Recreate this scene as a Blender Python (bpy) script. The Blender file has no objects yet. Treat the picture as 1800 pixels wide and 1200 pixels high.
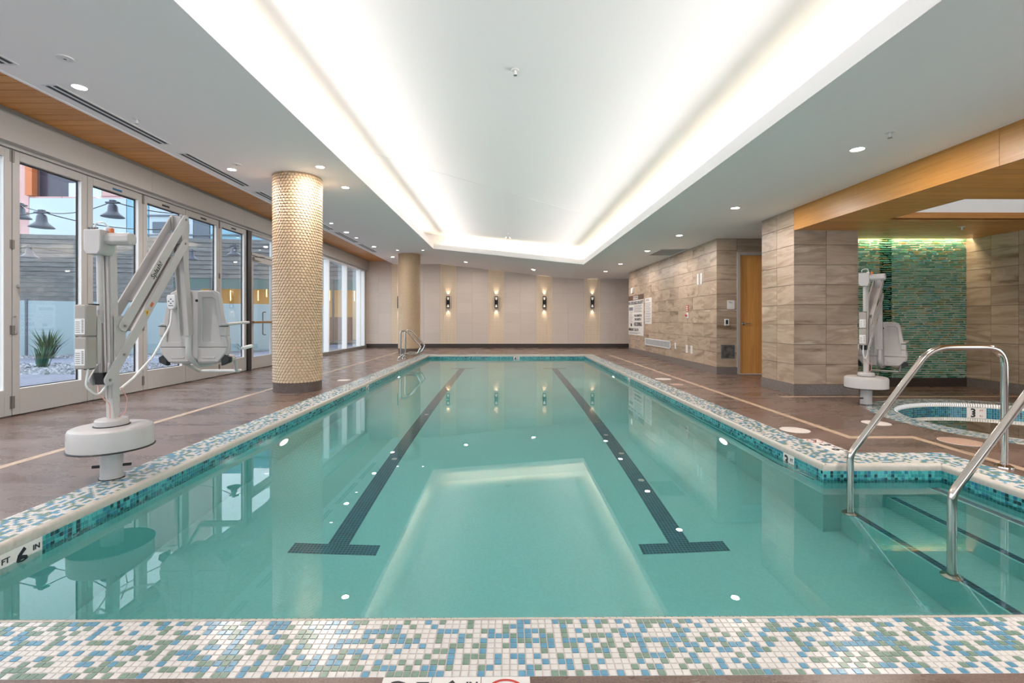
import bpy, bmesh, math, random
from mathutils import Vector, Matrix
R = math.radians
rnd = random.Random(7)
sc = bpy.context.scene
COL = sc.collection

# ------------------------------------------------------------------ camera
EYE = 1.09
cam = bpy.data.cameras.new('camera'); cam_o = bpy.data.objects.new('camera', cam); COL.objects.link(cam_o)
cam.sensor_width = 36; cam.lens = 830 / 1800 * 36; cam.shift_y = -(600 - 562.6) / 1800
cam.clip_start = 0.05; cam.clip_end = 300
cam_o.location = (0, 0, EYE); cam_o.rotation_euler = (R(90), 0, R(-0.483))
sc.camera = cam_o

# ------------------------------------------------------------------ world, exposure
w = bpy.data.worlds.new('sky'); sc.world = w; w.use_nodes = True
bg = w.node_tree.nodes['Background']; bg.inputs[0].default_value = (0.76, 0.86, 1.0, 1); bg.inputs[1].default_value = 1.6
sc.view_settings.view_transform = 'Standard'; sc.view_settings.look = 'None'; sc.view_settings.gamma = 1
sc.view_settings.exposure = 1.25
cy = sc.cycles
cy.max_bounces = 12; cy.diffuse_bounces = 5; cy.glossy_bounces = 4; cy.transmission_bounces = 8; cy.transparent_max_bounces = 12
cy.sample_clamp_indirect = 6; cy.caustics_reflective = True; cy.caustics_refractive = True; cy.use_denoising = True; cy.blur_glossy = 0.5

def lamp(name, kind, loc, energy, color=(1, 1, 1), rot=(0, 0, 0), **kw):
    l = bpy.data.lights.new(name, kind); l.energy = energy; l.color = color
    for k, v in kw.items(): setattr(l, k, v)
    o = bpy.data.objects.new(name, l); COL.objects.link(o); o.location = loc; o.rotation_euler = rot
    return o
# LED strips in the cove troughs shining up, plus an added wash strip per side
WARM = (1.0, 0.80, 0.52)
for cx_, cz_, ln_, tl in ((-2.49, 3.40, 16.8, 96), (2.40, 2.80, 16.2, -86)):
    lamp('cove_strip', 'AREA', (cx_, 6.0, cz_), 13, WARM, (R(180), 0, 0), shape='RECTANGLE', size=0.05, size_y=ln_, spread=R(115))
    lamp('cove_strip', 'AREA', (cx_ + .02 * (1 if tl > 0 else -1), 6.0, cz_ + .06), 80, (1, .92, .88), (R(180), R(tl), 0), shape='RECTANGLE', size=0.05, size_y=ln_, spread=R(80))  # extra strip aimed across the tray to brighten its middle
lamp('cove_strip', 'AREA', (-0.05, 14.45, 3.07), 5, WARM, (R(180), R(7.3), R(-9.6)), shape='RECTANGLE', size=4.3, size_y=0.05, spread=R(120))
# LED strip in the slot above the green mosaic
lamp('slot_strip', 'AREA', (6.34, 7.62, 2.47), 8, (1.0, 0.86, 0.60), (R(-12), 0, 0), shape='RECTANGLE', size=2.3, size_y=0.04)
DL = 13.0   # watts of a ceiling downlight

# ------------------------------------------------------------------ materials
def newmat(name):
    m = bpy.data.materials.new(name); m.use_nodes = True
    nt = m.node_tree; return m, nt, nt.nodes['Principled BSDF']
def N(nt, t, **kw):
    n = nt.nodes.new(t)
    for k, v in kw.items(): setattr(n, k, v)
    return n
def plain(name, c, rough=0.5, metal=0.0, var=0.0, vs=20, bump=0.0, bs=200, emit=None, es=0, spec=0.5, coat=0):
    m, nt, b = newmat(name)
    b.inputs['Base Color'].default_value = (*c, 1); b.inputs['Roughness'].default_value = rough
    b.inputs['Metallic'].default_value = metal; b.inputs['Specular IOR Level'].default_value = spec
    b.inputs['Coat Weight'].default_value = coat
    if emit: b.inputs['Emission Color'].default_value = (*emit, 1); b.inputs['Emission Strength'].default_value = es
    if var or bump:
        g = N(nt, 'ShaderNodeNewGeometry')
    if var:
        n = N(nt, 'ShaderNodeTexNoise'); n.inputs['Scale'].default_value = vs; n.inputs['Detail'].default_value = 4
        nt.links.new(g.outputs['Position'], n.inputs['Vector'])
        r = N(nt, 'ShaderNodeValToRGB'); r.color_ramp.elements[0].position = 0.3; r.color_ramp.elements[1].position = 0.7
        r.color_ramp.elements[0].color = (*[x * (1 - var) for x in c], 1); r.color_ramp.elements[1].color = (*[min(1, x * (1 + var)) for x in c], 1)
        nt.links.new(n.outputs['Fac'], r.inputs['Fac']); nt.links.new(r.outputs['Color'], b.inputs['Base Color'])
    if bump:
        n2 = N(nt, 'ShaderNodeTexNoise'); n2.inputs['Scale'].default_value = bs; n2.inputs['Detail'].default_value = 3
        nt.links.new(g.outputs['Position'], n2.inputs['Vector'])
        bp = N(nt, 'ShaderNodeBump'); bp.inputs['Strength'].default_value = bump; bp.inputs['Distance'].default_value = 0.003
        nt.links.new(n2.outputs['Fac'], bp.inputs['Height']); nt.links.new(bp.outputs['Normal'], b.inputs['Normal'])
    return m
def streaky(name, cols, scale, rough=0.35, rand=0.0, detail=6, dist=1.5, nscale=1.0, spec=0.5, fine=0):
    """noise stretched along one axis in world space, between the given colours; rand = value shift per piece"""
    m, nt, b = newmat(name); b.inputs['Roughness'].default_value = rough; b.inputs['Specular IOR Level'].default_value = spec
    g = N(nt, 'ShaderNodeNewGeometry'); mp = N(nt, 'ShaderNodeMapping'); mp.inputs['Scale'].default_value = scale
    nt.links.new(g.outputs['Position'], mp.inputs['Vector'])
    oi = N(nt, 'ShaderNodeObjectInfo')
    if rand:
        ad = N(nt, 'ShaderNodeVectorMath', operation='SCALE'); ad.inputs['Scale'].default_value = 37.0
        cb = N(nt, 'ShaderNodeCombineXYZ')
        for k in range(3): nt.links.new(oi.outputs['Random'], cb.inputs[k])
        nt.links.new(cb.outputs[0], ad.inputs[0])
        a2 = N(nt, 'ShaderNodeVectorMath', operation='ADD'); nt.links.new(mp.outputs[0], a2.inputs[0]); nt.links.new(ad.outputs[0], a2.inputs[1])
        vec = a2.outputs[0]
    else: vec = mp.outputs[0]
    n = N(nt, 'ShaderNodeTexNoise'); n.inputs['Scale'].default_value = nscale; n.inputs['Detail'].default_value = detail
    n.inputs['Roughness'].default_value = 0.6; n.inputs['Distortion'].default_value = dist
    nt.links.new(vec, n.inputs['Vector'])
    r = N(nt, 'ShaderNodeValToRGB'); el = r.color_ramp.elements
    el[0].position = 0.32; el[1].position = 0.68; el[0].color = (*cols[0], 1); el[1].color = (*cols[-1], 1)
    for i, c in enumerate(cols[1:-1]):
        e = el.new(0.32 + 0.36 * (i + 1) / (len(cols) - 1)); e.color = (*c, 1)
    nt.links.new(n.outputs['Fac'], r.inputs['Fac'])
    out = r.outputs['Color']
    if rand:
        hs = N(nt, 'ShaderNodeHueSaturation')
        mr = N(nt, 'ShaderNodeMapRange'); mr.inputs['To Min'].default_value = 1 - rand; mr.inputs['To Max'].default_value = 1 + rand
        nt.links.new(oi.outputs['Random'], mr.inputs['Value']); nt.links.new(mr.outputs[0], hs.inputs['Value'])
        nt.links.new(out, hs.inputs['Color']); out = hs.outputs['Color']
    nt.links.new(out, b.inputs['Base Color'])
    return m
def thin_glass(name, tint, frost=0.0, f=1.0):
    m = bpy.data.materials.new(name); m.use_nodes = True; nt = m.node_tree; nt.nodes.clear()
    o = N(nt, 'ShaderNodeOutputMaterial'); t = N(nt, 'ShaderNodeBsdfTransparent'); t.inputs[0].default_value = (*tint, 1)
    gl = N(nt, 'ShaderNodeBsdfGlossy'); gl.inputs['Roughness'].default_value = 0.01; gl.inputs['Color'].default_value = (1, 1, 1, 1)
    ge = N(nt, 'ShaderNodeNewGeometry'); dp = N(nt, 'ShaderNodeVectorMath', operation='DOT_PRODUCT')   # Schlick reflectance, the same from both sides
    nt.links.new(ge.outputs['Normal'], dp.inputs[0]); nt.links.new(ge.outputs['Incoming'], dp.inputs[1])
    def mth(op, a, b):
        n_ = N(nt, 'ShaderNodeMath', operation=op)
        for i_, q in enumerate((a, b)):
            if q is None: continue
            if isinstance(q, (int, float)): n_.inputs[i_].default_value = q
            else: nt.links.new(q, n_.inputs[i_])
        return n_.outputs[0]
    ab = mth('ABSOLUTE', dp.outputs['Value'], None); p5 = mth('POWER', mth('SUBTRACT', 1.0, ab), 5.0)
    mu = N(nt, 'ShaderNodeMath', operation='MULTIPLY'); mu.inputs[1].default_value = f
    nt.links.new(mth('ADD', mth('MULTIPLY', p5, 0.96), 0.04), mu.inputs[0])
    mx = N(nt, 'ShaderNodeMixShader'); nt.links.new(mu.outputs[0], mx.inputs[0]); nt.links.new(t.outputs[0], mx.inputs[1]); nt.links.new(gl.outputs[0], mx.inputs[2])
    out = mx.outputs[0]
    if frost:
        d = N(nt, 'ShaderNodeBsdfDiffuse'); d.inputs[0].default_value = (0.62, 0.76, 0.80, 1)
        m2 = N(nt, 'ShaderNodeMixShader'); m2.inputs[0].default_value = frost; nt.links.new(out, m2.inputs[1]); nt.links.new(d.outputs[0], m2.inputs[2]); out = m2.outputs[0]
    nt.links.new(out, o.inputs[0]); return m
def water_mat():
    m = bpy.data.materials.new('water'); m.use_nodes = True; nt = m.node_tree; nt.nodes.clear()
    o = N(nt, 'ShaderNodeOutputMaterial')
    rf = N(nt, 'ShaderNodeBsdfRefraction'); rf.inputs['Color'].default_value = (0.90, 0.985, 0.965, 1); rf.inputs['IOR'].default_value = 1.333; rf.inputs['Roughness'].default_value = 0.0
    gl = N(nt, 'ShaderNodeBsdfGlossy'); gl.inputs['Roughness'].default_value = 0.0; gl.inputs['Color'].default_value = (1, 1, 1, 1)
    fr = N(nt, 'ShaderNodeFresnel'); fr.inputs[0].default_value = 1.333
    g = N(nt, 'ShaderNodeNewGeometry'); n = N(nt, 'ShaderNodeTexNoise'); n.inputs['Scale'].default_value = 1.6; n.inputs['Detail'].default_value = 1
    nt.links.new(g.outputs['Position'], n.inputs['Vector'])
    bp = N(nt, 'ShaderNodeBump'); bp.inputs['Strength'].default_value = 0.03; bp.inputs['Distance'].default_value = 0.010
    nt.links.new(n.outputs['Fac'], bp.inputs['Height'])
    for k in (rf, gl, fr): nt.links.new(bp.outputs['Normal'], k.inputs['Normal'])
    mx = N(nt, 'ShaderNodeMixShader'); nt.links.new(fr.outputs[0], mx.inputs[0]); nt.links.new(rf.outputs[0], mx.inputs[1]); nt.links.new(gl.outputs[0], mx.inputs[2])
    nt.links.new(mx.outputs[0], o.inputs[0]); return m

M = {}
M['ceil'] = plain('white_ceiling_paint', (0.88, 0.865, 0.865), 0.75)
M['ceil2'] = plain('white_soffit_paint', (0.90, 0.88, 0.885), 0.75)
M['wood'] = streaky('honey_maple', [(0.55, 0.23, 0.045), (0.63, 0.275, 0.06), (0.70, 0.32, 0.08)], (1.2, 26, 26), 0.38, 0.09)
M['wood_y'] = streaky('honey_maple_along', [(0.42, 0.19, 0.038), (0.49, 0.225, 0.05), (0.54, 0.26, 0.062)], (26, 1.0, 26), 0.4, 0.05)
M['door_wood'] = streaky('door_veneer', [(0.56, 0.24, 0.06), (0.76, 0.37, 0.11), (0.64, 0.29, 0.08), (0.80, 0.41, 0.13)], (9, 9, 0.35), 0.4)
M['stone'] = streaky('travertine', [(0.19, 0.125, 0.08), (0.35, 0.26, 0.185), (0.42, 0.325, 0.24), (0.30, 0.215, 0.15), (0.49, 0.395, 0.30)], (0.55, 0.55, 3.2), 0.45, 0.10, dist=0.7, detail=9, nscale=1.3)
M['stone_grout'] = plain('stone_grout', (0.12, 0.09, 0.07), 0.8)
M['base'] = plain('grey_stone_base', (0.17, 0.145, 0.13), 0.4, var=0.25, vs=60)
M['farwall'] = streaky('beige_wall_tile', [(0.56, 0.475, 0.41), (0.62, 0.53, 0.46)], (2, 2, 60), 0.5, 0.035)
M['farmos'] = plain('cream_mosaic', (0.80, 0.64, 0.47), 0.4, var=0.14, vs=70)
M['fargrout'] = plain('beige_grout', (0.36, 0.30, 0.25), 0.8)
M['darkbase'] = plain('dark_recessed_base', (0.045, 0.032, 0.026), 0.5)
M['deck'] = None
M['inlay'] = plain('tan_inlay', (0.43, 0.31, 0.22), 0.4, var=0.12, vs=18)
M['cream'] = plain('cream_tile', (0.60, 0.575, 0.545), 0.22, var=0.05, vs=35)
M['blue'] = plain('blue_tile', (0.10, 0.26, 0.37), 0.2, var=0.12, vs=45)
M['sage'] = plain('sage_tile', (0.16, 0.245, 0.19), 0.22, var=0.10, vs=45)
M['grout'] = plain('pale_grout', (0.52, 0.46, 0.42), 0.8)
M['bull'] = plain('cream_bullnose_tile', (0.52, 0.48, 0.42), 0.25, var=0.06, vs=35)
M['t1'] = plain('teal_glass', (0.03, 0.24, 0.25), 0.12)
M['t2'] = plain('aqua_glass', (0.07, 0.38, 0.38), 0.12)
M['t3'] = plain('dark_teal_glass', (0.008, 0.05, 0.06), 0.12)
M['t4'] = plain('blue_teal_glass', (0.02, 0.16, 0.24), 0.12)
M['plaster'] = plain('pool_plaster', (0.29, 0.68, 0.68), 0.7, var=0.05, vs=60)
M['spaplaster'] = plain('spa_plaster', (0.42, 0.70, 0.58), 0.7, var=0.06, vs=60)
M['navy'] = plain('navy_tile', (0.008, 0.11, 0.18), 0.3, var=0.35, vs=18)
M['lanegrout'] = plain('lane_grout', (0.20, 0.48, 0.47), 0.8)
M['water'] = water_mat()
M['frame'] = plain('warm_grey_aluminium', (0.41, 0.40, 0.39), 0.42, 0.0)
M['header'] = plain('warm_grey_panel', (0.43, 0.42, 0.41), 0.55)
M['reveal'] = plain('white_reveal', (0.86, 0.86, 0.86), 0.45)
M['black'] = plain('black_gasket', (0.010, 0.010, 0.011), 0.5)
M['glass'] = thin_glass('window_glass', (0.93, 0.96, 0.95), 0, 1.25)
M['white'] = plain('white_plastic', (0.72, 0.72, 0.71), 0.35)
M['lift'] = plain('lift_powder_coat', (0.47, 0.445, 0.43), 0.38)
M['lift2'] = plain('lift_moulded_plastic', (0.44, 0.41, 0.39), 0.45)
M['rod'] = plain('grey_actuator_rod', (0.33, 0.30, 0.28), 0.3, 0.6)
M['battery'] = plain('battery_grey', (0.33, 0.30, 0.27), 0.5)
M['steel'] = plain('polished_stainless', (0.52, 0.47, 0.42), 0.14, 1.0)
M['brushed'] = plain('brushed_metal', (0.5, 0.5, 0.5), 0.3, 1.0)
M['label'] = plain('paper_label', (0.72, 0.70, 0.67), 0.5)
M['ink'] = plain('black_ink', (0.012, 0.014, 0.02), 0.5)
M['inkg'] = plain('grey_ink', (0.16, 0.16, 0.17), 0.6)
M['red'] = plain('red_enamel', (0.45, 0.03, 0.02), 0.4)
M['yellow'] = plain('yellow_sticker', (0.75, 0.42, 0.02), 0.4)
M['orange'] = plain('orange_sticker', (0.55, 0.13, 0.03), 0.5)
M['brownsign'] = plain('brown_sign', (0.10, 0.06, 0.04), 0.5)
M['plate'] = plain('white_marker_plate', (0.68, 0.65, 0.62), 0.3)
M['lens'] = plain('lit_lens', (1, 1, 1), 0.4, emit=(1.0, 0.97, 0.92), es=14)
M['pin'] = plain('small_lit_lens', (1, 1, 1), 0.4, emit=(1.0, 0.97, 0.92), es=5)
M['ulens'] = plain('pool_lamp_lens', (0.9, 1, 1), 0.3, emit=(0.75, 1.0, 0.95), es=6)
M['disc'] = plain('white_lid', (0.62, 0.55, 0.50), 0.45, var=0.05, vs=30)
M['disctan'] = plain('tan_lid', (0.42, 0.27, 0.20), 0.45, var=0.08, vs=30)
M['scale'] = plain('cream_scale_tile', (0.58, 0.42, 0.27), 0.42, var=0.08, vs=22)
M['scaleg'] = plain('scale_grout', (0.34, 0.23, 0.14), 0.7)
M['sconce'] = plain('black_sconce_metal', (0.012, 0.012, 0.012), 0.35, 0.3)
M['reflector'] = plain('bright_reflector', (0.85, 0.8, 0.7), 0.3, 0.0, emit=(1, 0.85, 0.65), es=0.12)

def deck_mat():
    m, nt, b = newmat('stained_concrete_deck')
    g = N(nt, 'ShaderNodeNewGeometry')
    n = N(nt, 'ShaderNodeTexNoise'); n.inputs['Scale'].default_value = 1.1; n.inputs['Detail'].default_value = 7; n.inputs['Roughness'].default_value = 0.66; n.inputs['Distortion'].default_value = 0.2
    n2 = N(nt, 'ShaderNodeTexNoise'); n2.inputs['Scale'].default_value = 150; n2.inputs['Detail'].default_value = 3
    for k in (n, n2): nt.links.new(g.outputs['Position'], k.inputs['Vector'])
    mp = N(nt, 'ShaderNodeMapping'); mp.inputs['Scale'].default_value = (0.9, 2.6, 1); nt.links.new(g.outputs['Position'], mp.inputs['Vector']); nt.links.new(mp.outputs[0], n.inputs['Vector'])
    r = N(nt, 'ShaderNodeValToRGB'); e = r.color_ramp.elements; e[0].position = 0.34; e[1].position = 0.68
    e[0].color = (0.105, 0.067, 0.052, 1); e[1].color = (0.178, 0.117, 0.092, 1)
    nt.links.new(n.outputs['Fac'], r.inputs['Fac'])
    mx = N(nt, 'ShaderNodeMixRGB', blend_type='OVERLAY'); mx.inputs[0].default_value = 0.8
    nt.links.new(r.outputs['Color'], mx.inputs[1]); nt.links.new(n2.outputs['Fac'], mx.inputs[2]); nt.links.new(mx.outputs[0], b.inputs['Base Color'])
    mr = N(nt, 'ShaderNodeMapRange'); mr.inputs['From Min'].default_value = 0.40; mr.inputs['From Max'].default_value = 0.60; mr.inputs['To Min'].default_value = 0.22; mr.inputs['To Max'].default_value = 0.38
    nt.links.new(n.outputs['Fac'], mr.inputs['Value']); nt.links.new(mr.outputs[0], b.inputs['Roughness'])
    bp = N(nt, 'ShaderNodeBump'); bp.inputs['Strength'].default_value = 0.22; bp.inputs['Distance'].default_value = 0.002
    nt.links.new(n2.outputs['Fac'], bp.inputs['Height']); nt.links.new(bp.outputs['Normal'], b.inputs['Normal'])
    b.inputs['Specular IOR Level'].default_value = 0.6
    return m
M['deck'] = deck_mat()

# ------------------------------------------------------------------ mesh helpers
class MB:
    def __init__(s): s.v = []; s.f = []; s.m = []
    def add(s, vs, fs, mi=0):
        o = len(s.v); s.v += [tuple(p) for p in vs]; s.f += [tuple(i + o for i in f) for f in fs]; s.m += [mi] * len(fs); return s
    def box(s, x0, x1, y0, y1, z0, z1, mi=0):
        return s.add([(x, y, z) for z in (z0, z1) for y in (y0, y1) for x in (x0, x1)],
                     [(0, 2, 3, 1), (4, 5, 7, 6), (0, 1, 5, 4), (2, 6, 7, 3), (0, 4, 6, 2), (1, 3, 7, 5)], mi)
    def quad(s, a, b, c, d, mi=0): return s.add([a, b, c, d], [(0, 1, 2, 3)], mi)
    def bar(s, p, q, wx, wy, mi=0, up=(0, 0, 1)):
        p = Vector(p); q = Vector(q); t = (q - p).normalized(); u = Vector(up)
        if abs(t.dot(u)) > 0.95: u = Vector((0, 1, 0))
        a = t.cross(u).normalized(); b = a.cross(t).normalized(); vs = []
        for c in (p, q):
            for i, j in ((-1, -1), (1, -1), (1, 1), (-1, 1)): vs.append(c + a * (i * wx / 2) + b * (j * wy / 2))
        return s.add(vs, [(3, 2, 1, 0), (4, 5, 6, 7), (0, 1, 5, 4), (1, 2, 6, 5), (2, 3, 7, 6), (3, 0, 4, 7)], mi)
    def tube(s, pts, r, seg=12, mi=0, closed=False):
        pts = [Vector(p) for p in pts]; n = len(pts); vs = []; prev = None
        for i, p in enumerate(pts):
            if closed: t = (pts[(i + 1) % n] - pts[i - 1]).normalized()
            else: t = (pts[min(i + 1, n - 1)] - pts[max(i - 1, 0)]).normalized()
            if prev is None:
                prev = Vector((0, 0, 1)) if abs(t.z) < 0.9 else Vector((1, 0, 0))
            a = (prev - t * prev.dot(t)).normalized(); b = t.cross(a); prev = a
            for k in range(seg):
                an = 2 * math.pi * k / seg; vs.append(p + a * math.cos(an) * r + b * math.sin(an) * r)
        fs = []
        for i in range(n if closed else n - 1):
            j = (i + 1) % n
            for k in range(seg): fs.append((i * seg + k, i * seg + (k + 1) % seg, j * seg + (k + 1) % seg, j * seg + k))
        if not closed: fs += [tuple(range(seg))[::-1], tuple(range((n - 1) * seg, n * seg))]
        return s.add(vs, fs, mi)
    def lathe(s, prof, seg=32, c=(0, 0, 0), sx=1, sy=1, mi=0):
        vs = []; fs = []
        for r, z in prof:
            for k in range(seg):
                a = 2 * math.pi * k / seg; vs.append((c[0] + r * sx * math.cos(a), c[1] + r * sy * math.sin(a), c[2] + z))
        n = len(prof)
        for i in range(n - 1):
            for k in range(seg): fs.append((i * seg + k, i * seg + (k + 1) % seg, (i + 1) * seg + (k + 1) % seg, (i + 1) * seg + k))
        fs += [tuple(range(seg))[::-1], tuple(range((n - 1) * seg, n * seg))]
        return s.add(vs, fs, mi)
    def prism(s, poly, org, ax, ay, az, d, mi=0):
        """poly in the (ax, ay) plane at org, pushed d along az"""
        org = Vector(org); ax = Vector(ax); ay = Vector(ay); az = Vector(az); n = len(poly)
        lo = [org + ax * p[0] + ay * p[1] for p in poly]; hi = [p + az * d for p in lo]
        return s.add(lo + hi, [tuple(range(n))[::-1], tuple(range(n, 2 * n))] + [(i, (i + 1) % n, (i + 1) % n + n, i + n) for i in range(n)], mi)
    def mesh(s, name, mats, smooth=None):
        me = bpy.data.meshes.new(name); me.from_pydata(s.v, [], s.f)
        for m in (mats if isinstance(mats, (list, tuple)) else [mats]): me.materials.append(m)
        me.polygons.foreach_set('material_index', s.m)
        bm = bmesh.new(); bm.from_mesh(me); bmesh.ops.recalc_face_normals(bm, faces=bm.faces); bm.to_mesh(me); bm.free()
        if smooth:
            me.polygons.foreach_set('use_smooth', [True] * len(me.polygons)); me.set_sharp_from_angle(angle=R(smooth))
        me.update(); return me
    def build(s, name, mats, parent=None, smooth=None, bevel=0, seg=2, **props):
        return link(name, s.mesh(name, mats, smooth), parent, bevel=bevel, seg=seg, **props)
def link(name, me, parent=None, loc=None, rot=None, bevel=0, seg=2, **props):
    o = bpy.data.objects.new(name, me); COL.objects.link(o)
    if parent: o.parent = parent
    if loc: o.location = loc
    if rot: o.rotation_euler = rot
    if bevel:
        b = o.modifiers.new('bevel', 'BEVEL'); b.width = bevel; b.segments = seg; b.limit_method = 'ANGLE'; b.angle_limit = R(30)
        if seg > 1: me.polygons.foreach_set('use_smooth', [True] * len(me.polygons)); me.set_sharp_from_angle(angle=R(40))
    for k, v in props.items(): o[k] = v
    return o
def tag(o, label, cat, group=None, kind=None):
    o['label'] = label; o['category'] = cat
    if group: o['group'] = group
    if kind: o['kind'] = kind
    return o
def thing(name, loc, label, cat, group=None, rz=0, kind=None):
    o = bpy.data.objects.new(name, None); COL.objects.link(o); o.location = loc; o.rotation_euler = (0, 0, rz); o.empty_display_size = 0.1
    return tag(o, label, cat, group, kind)
def box(x0, x1, y0, y1, z0, z1): return MB().box(x0, x1, y0, y1, z0, z1)
def dup(o, parent=None, **kw):
    c = o.copy(); COL.objects.link(c)
    if parent: c.parent = parent
    for k, v in kw.items(): setattr(c, k, v)
    for ch in list(o.children): dup(ch, c)
    return c
def fillet(pts, rad, n=6):
    pts = [Vector(p) for p in pts]; out = [pts[0]]
    for i in range(1, len(pts) - 1):
        a, b, c = pts[i - 1], pts[i], pts[i + 1]; rr = rad[i] if isinstance(rad, (list, tuple)) else rad
        d1 = (a - b).normalized(); d2 = (c - b).normalized(); ang = d1.angle(d2); t = min(rr / math.tan(ang / 2), (a - b).length * .49, (c - b).length * .49)
        p = b + d1 * t; q = b + d2 * t
        for k in range(n + 1):
            u = k / n; out.append((p * (1 - u) + b * u) * (1 - u) + (b * (1 - u) + q * u) * u)
    out.append(pts[-1]); return out
def text(s, size, mat, org, right, up, parent, name='lettering', align='CENTER', bold=0.0, sx=1.0, h=0.0006):
    c = bpy.data.curves.new(name, 'FONT'); c.body = s; c.size = size; c.align_x = align; c.align_y = 'CENTER'; c.extrude = h; c.offset = bold; c.resolution_u = 2
    t = bpy.data.objects.new(name, c); COL.objects.link(t); bpy.context.view_layer.update()
    me = bpy.data.meshes.new_from_object(t.evaluated_get(bpy.context.evaluated_depsgraph_get())); bpy.data.objects.remove(t)
    right = Vector(right).normalized(); up = Vector(up).normalized(); nn = right.cross(up)
    mt = Matrix(((right.x * sx, up.x, nn.x, org[0]), (right.y * sx, up.y, nn.y, org[1]), (right.z * sx, up.z, nn.z, org[2]), (0, 0, 0, 1)))
    me.transform(mt); me.materials.clear(); me.materials.append(mat); me.name = name
    return link(name, me, parent)

# ================================================================== STRUCTURE
LX0, LX1, NY, FY = -2.465, 2.387, 1.745, 14.8       # pool water edges
BX1, BY1 = 3.29, 3.557                               # step bay
CW = 0.30
WZ = -0.118
SPA = (5.68, 5.0); SR = 1.18
ROOM_Y0, FARY = -3.0, 18.75
PX = -5.62                                           # glazing line

# ---- floor slab with the pool and spa cut out
fl = MB()
def slab(x0, x1, y0, y1): fl.quad((x0, y0, 0), (x1, y0, 0), (x1, y1, 0), (x0, y1, 0))
oL, oR, oN, oF = LX0 - CW, LX1 + CW, NY - CW, FY + CW
slab(-5.75, 7.6, ROOM_Y0, oN); slab(-5.75, oL, oN, oF); slab(-5.75, 7.6, oF, FARY + .1)
slab(oR, 4.1, BY1 + CW, oF); slab(BX1 + CW, 4.1, oN, BY1 + CW)
slab(4.1, 7.6, oN, 3.4); slab(4.1, 7.6, 6.6, oF)
so = SR + CW; NS = 96
rx0, rx1, ry0, ry1 = 4.1, 7.6, 3.4, 6.6
ring_i = []; ring_o = []
for k in range(NS):
    a = 2 * math.pi * k / NS; dx, dy = math.cos(a), math.sin(a)
    ring_i.append((SPA[0] + so * dx, SPA[1] + so * dy, 0))
    t = min(((rx1 if dx > 0 else rx0) - SPA[0]) / dx if abs(dx) > 1e-6 else 9, ((ry1 if dy > 0 else ry0) - SPA[1]) / dy if abs(dy) > 1e-6 else 9)
    ring_o.append((SPA[0] + t * dx, SPA[1] + t * dy, 0))
for k in range(NS):
    j = (k + 1) % NS; fl.quad(ring_i[k], ring_o[k], ring_o[j], ring_i[j])
for cxn, cyn in ((rx0, ry0), (rx1, ry0), (rx1, ry1), (rx0, ry1)):
    near = sorted(range(NS), key=lambda k: (ring_o[k][0] - cxn) ** 2 + (ring_o[k][1] - cyn) ** 2)[:2]
    fl.add([ring_o[near[0]], (cxn, cyn, 0), ring_o[near[1]]], [(0, 1, 2)])
floor = fl.build('floor', M['deck']); tag(floor, 'brown stained concrete deck around the pool and spa', 'floor', kind='structure')
# tan inlay lines in the deck
IW = 0.075
for nm, rects in (('deck_inlay', [(-3.76 - IW / 2, -3.76 + IW / 2, -2.5, 17.2)]),
                  ('deck_inlay', [(3.18 - IW / 2, 3.18 + IW / 2, 4.33, 14.9), (3.18 + IW / 2, 3.77 + IW / 2, 4.33, 4.33 + IW), (3.77 - IW / 2, 3.77 + IW / 2, -2.5, 4.33)]),
                  ('deck_inlay', [(3.9, 7.4, 6.66, 6.66 + IW)])):
    mb = MB()
    for r in rects: mb.box(r[0], r[1], r[2], r[3], -0.01, 0.0012)
    mb.build(nm, M['inlay'], floor)

# ---- coping of small square tiles
P = 0.0254; G = 0.0022
def grid_rects(x0, x1, y0, y1, p=P):
    nx = max(1, round((x1 - x0) / p)); ny = max(1, round((y1 - y0) / p)); px = (x1 - x0) / nx; py = (y1 - y0) / ny
    return [(x0 + i * px + G / 2, x0 + (i + 1) * px - G / 2, y0 + j * py + G / 2, y0 + (j + 1) * py - G / 2) for j in range(ny) for i in range(nx)]
def pick():
    r = rnd.random(); return 0 if r < 0.50 else (1 if r < 0.76 else 2)
def tiles_top(mb, rects, z0, z1, choose):
    for x0, x1, y0, y1 in rects:
        b = 0.0012
        mb.add([(x0, y0, z0), (x1, y0, z0), (x1, y1, z0), (x0, y1, z0), (x0 + b, y0 + b, z1), (x1 - b, y0 + b, z1), (x1 - b, y1 - b, z1), (x0 + b, y1 - b, z1)],
               [(4, 5, 6, 7), (0, 1, 5, 4), (1, 2, 6, 5), (2, 3, 7, 6), (3, 0, 4, 7)], choose())
coping = thing('pool_coping', (0, 0, 0), 'band of cream, blue and sage mosaic tiles edging the pool', 'coping', kind='structure')
BN = 0.0265
gm = MB()
regs = [(oL, oN, BX1 + CW, NY - BN), (oL, NY - BN, LX0 - BN, oF), (LX1 + BN, BY1 + BN, oR, oF), (oR, BY1 + BN, BX1 + CW, BY1 + CW), (BX1 + BN, NY - BN, BX1 + CW, BY1 + BN), (LX0 - BN, FY + BN, LX1 + BN, oF)]
for x0, y0, x1, y1 in regs: gm.box(x0, x1, y0, y1, -0.05, -0.0008)
gm.build('grout_bed', M['grout'], coping)
near_rects = grid_rects(oL, BX1 + CW, oN, NY - BN)
near_rects.sort(key=lambda r: (round(r[2], 4), abs(r[0] + 0.02)))
rows_y = sorted({round(r[2], 4) for r in near_rects})
vis = [r for r in near_rects if abs(r[0] + 0.0) < 1.6]
single = sorted(vis, key=lambda r: (r[2] - oN) * 1.3 + abs(r[0]) * 0.35)[:300]
ss = set(single)
tw = single[0][1] - single[0][0]; td = single[0][3] - single[0][2]
tm = []
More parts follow.
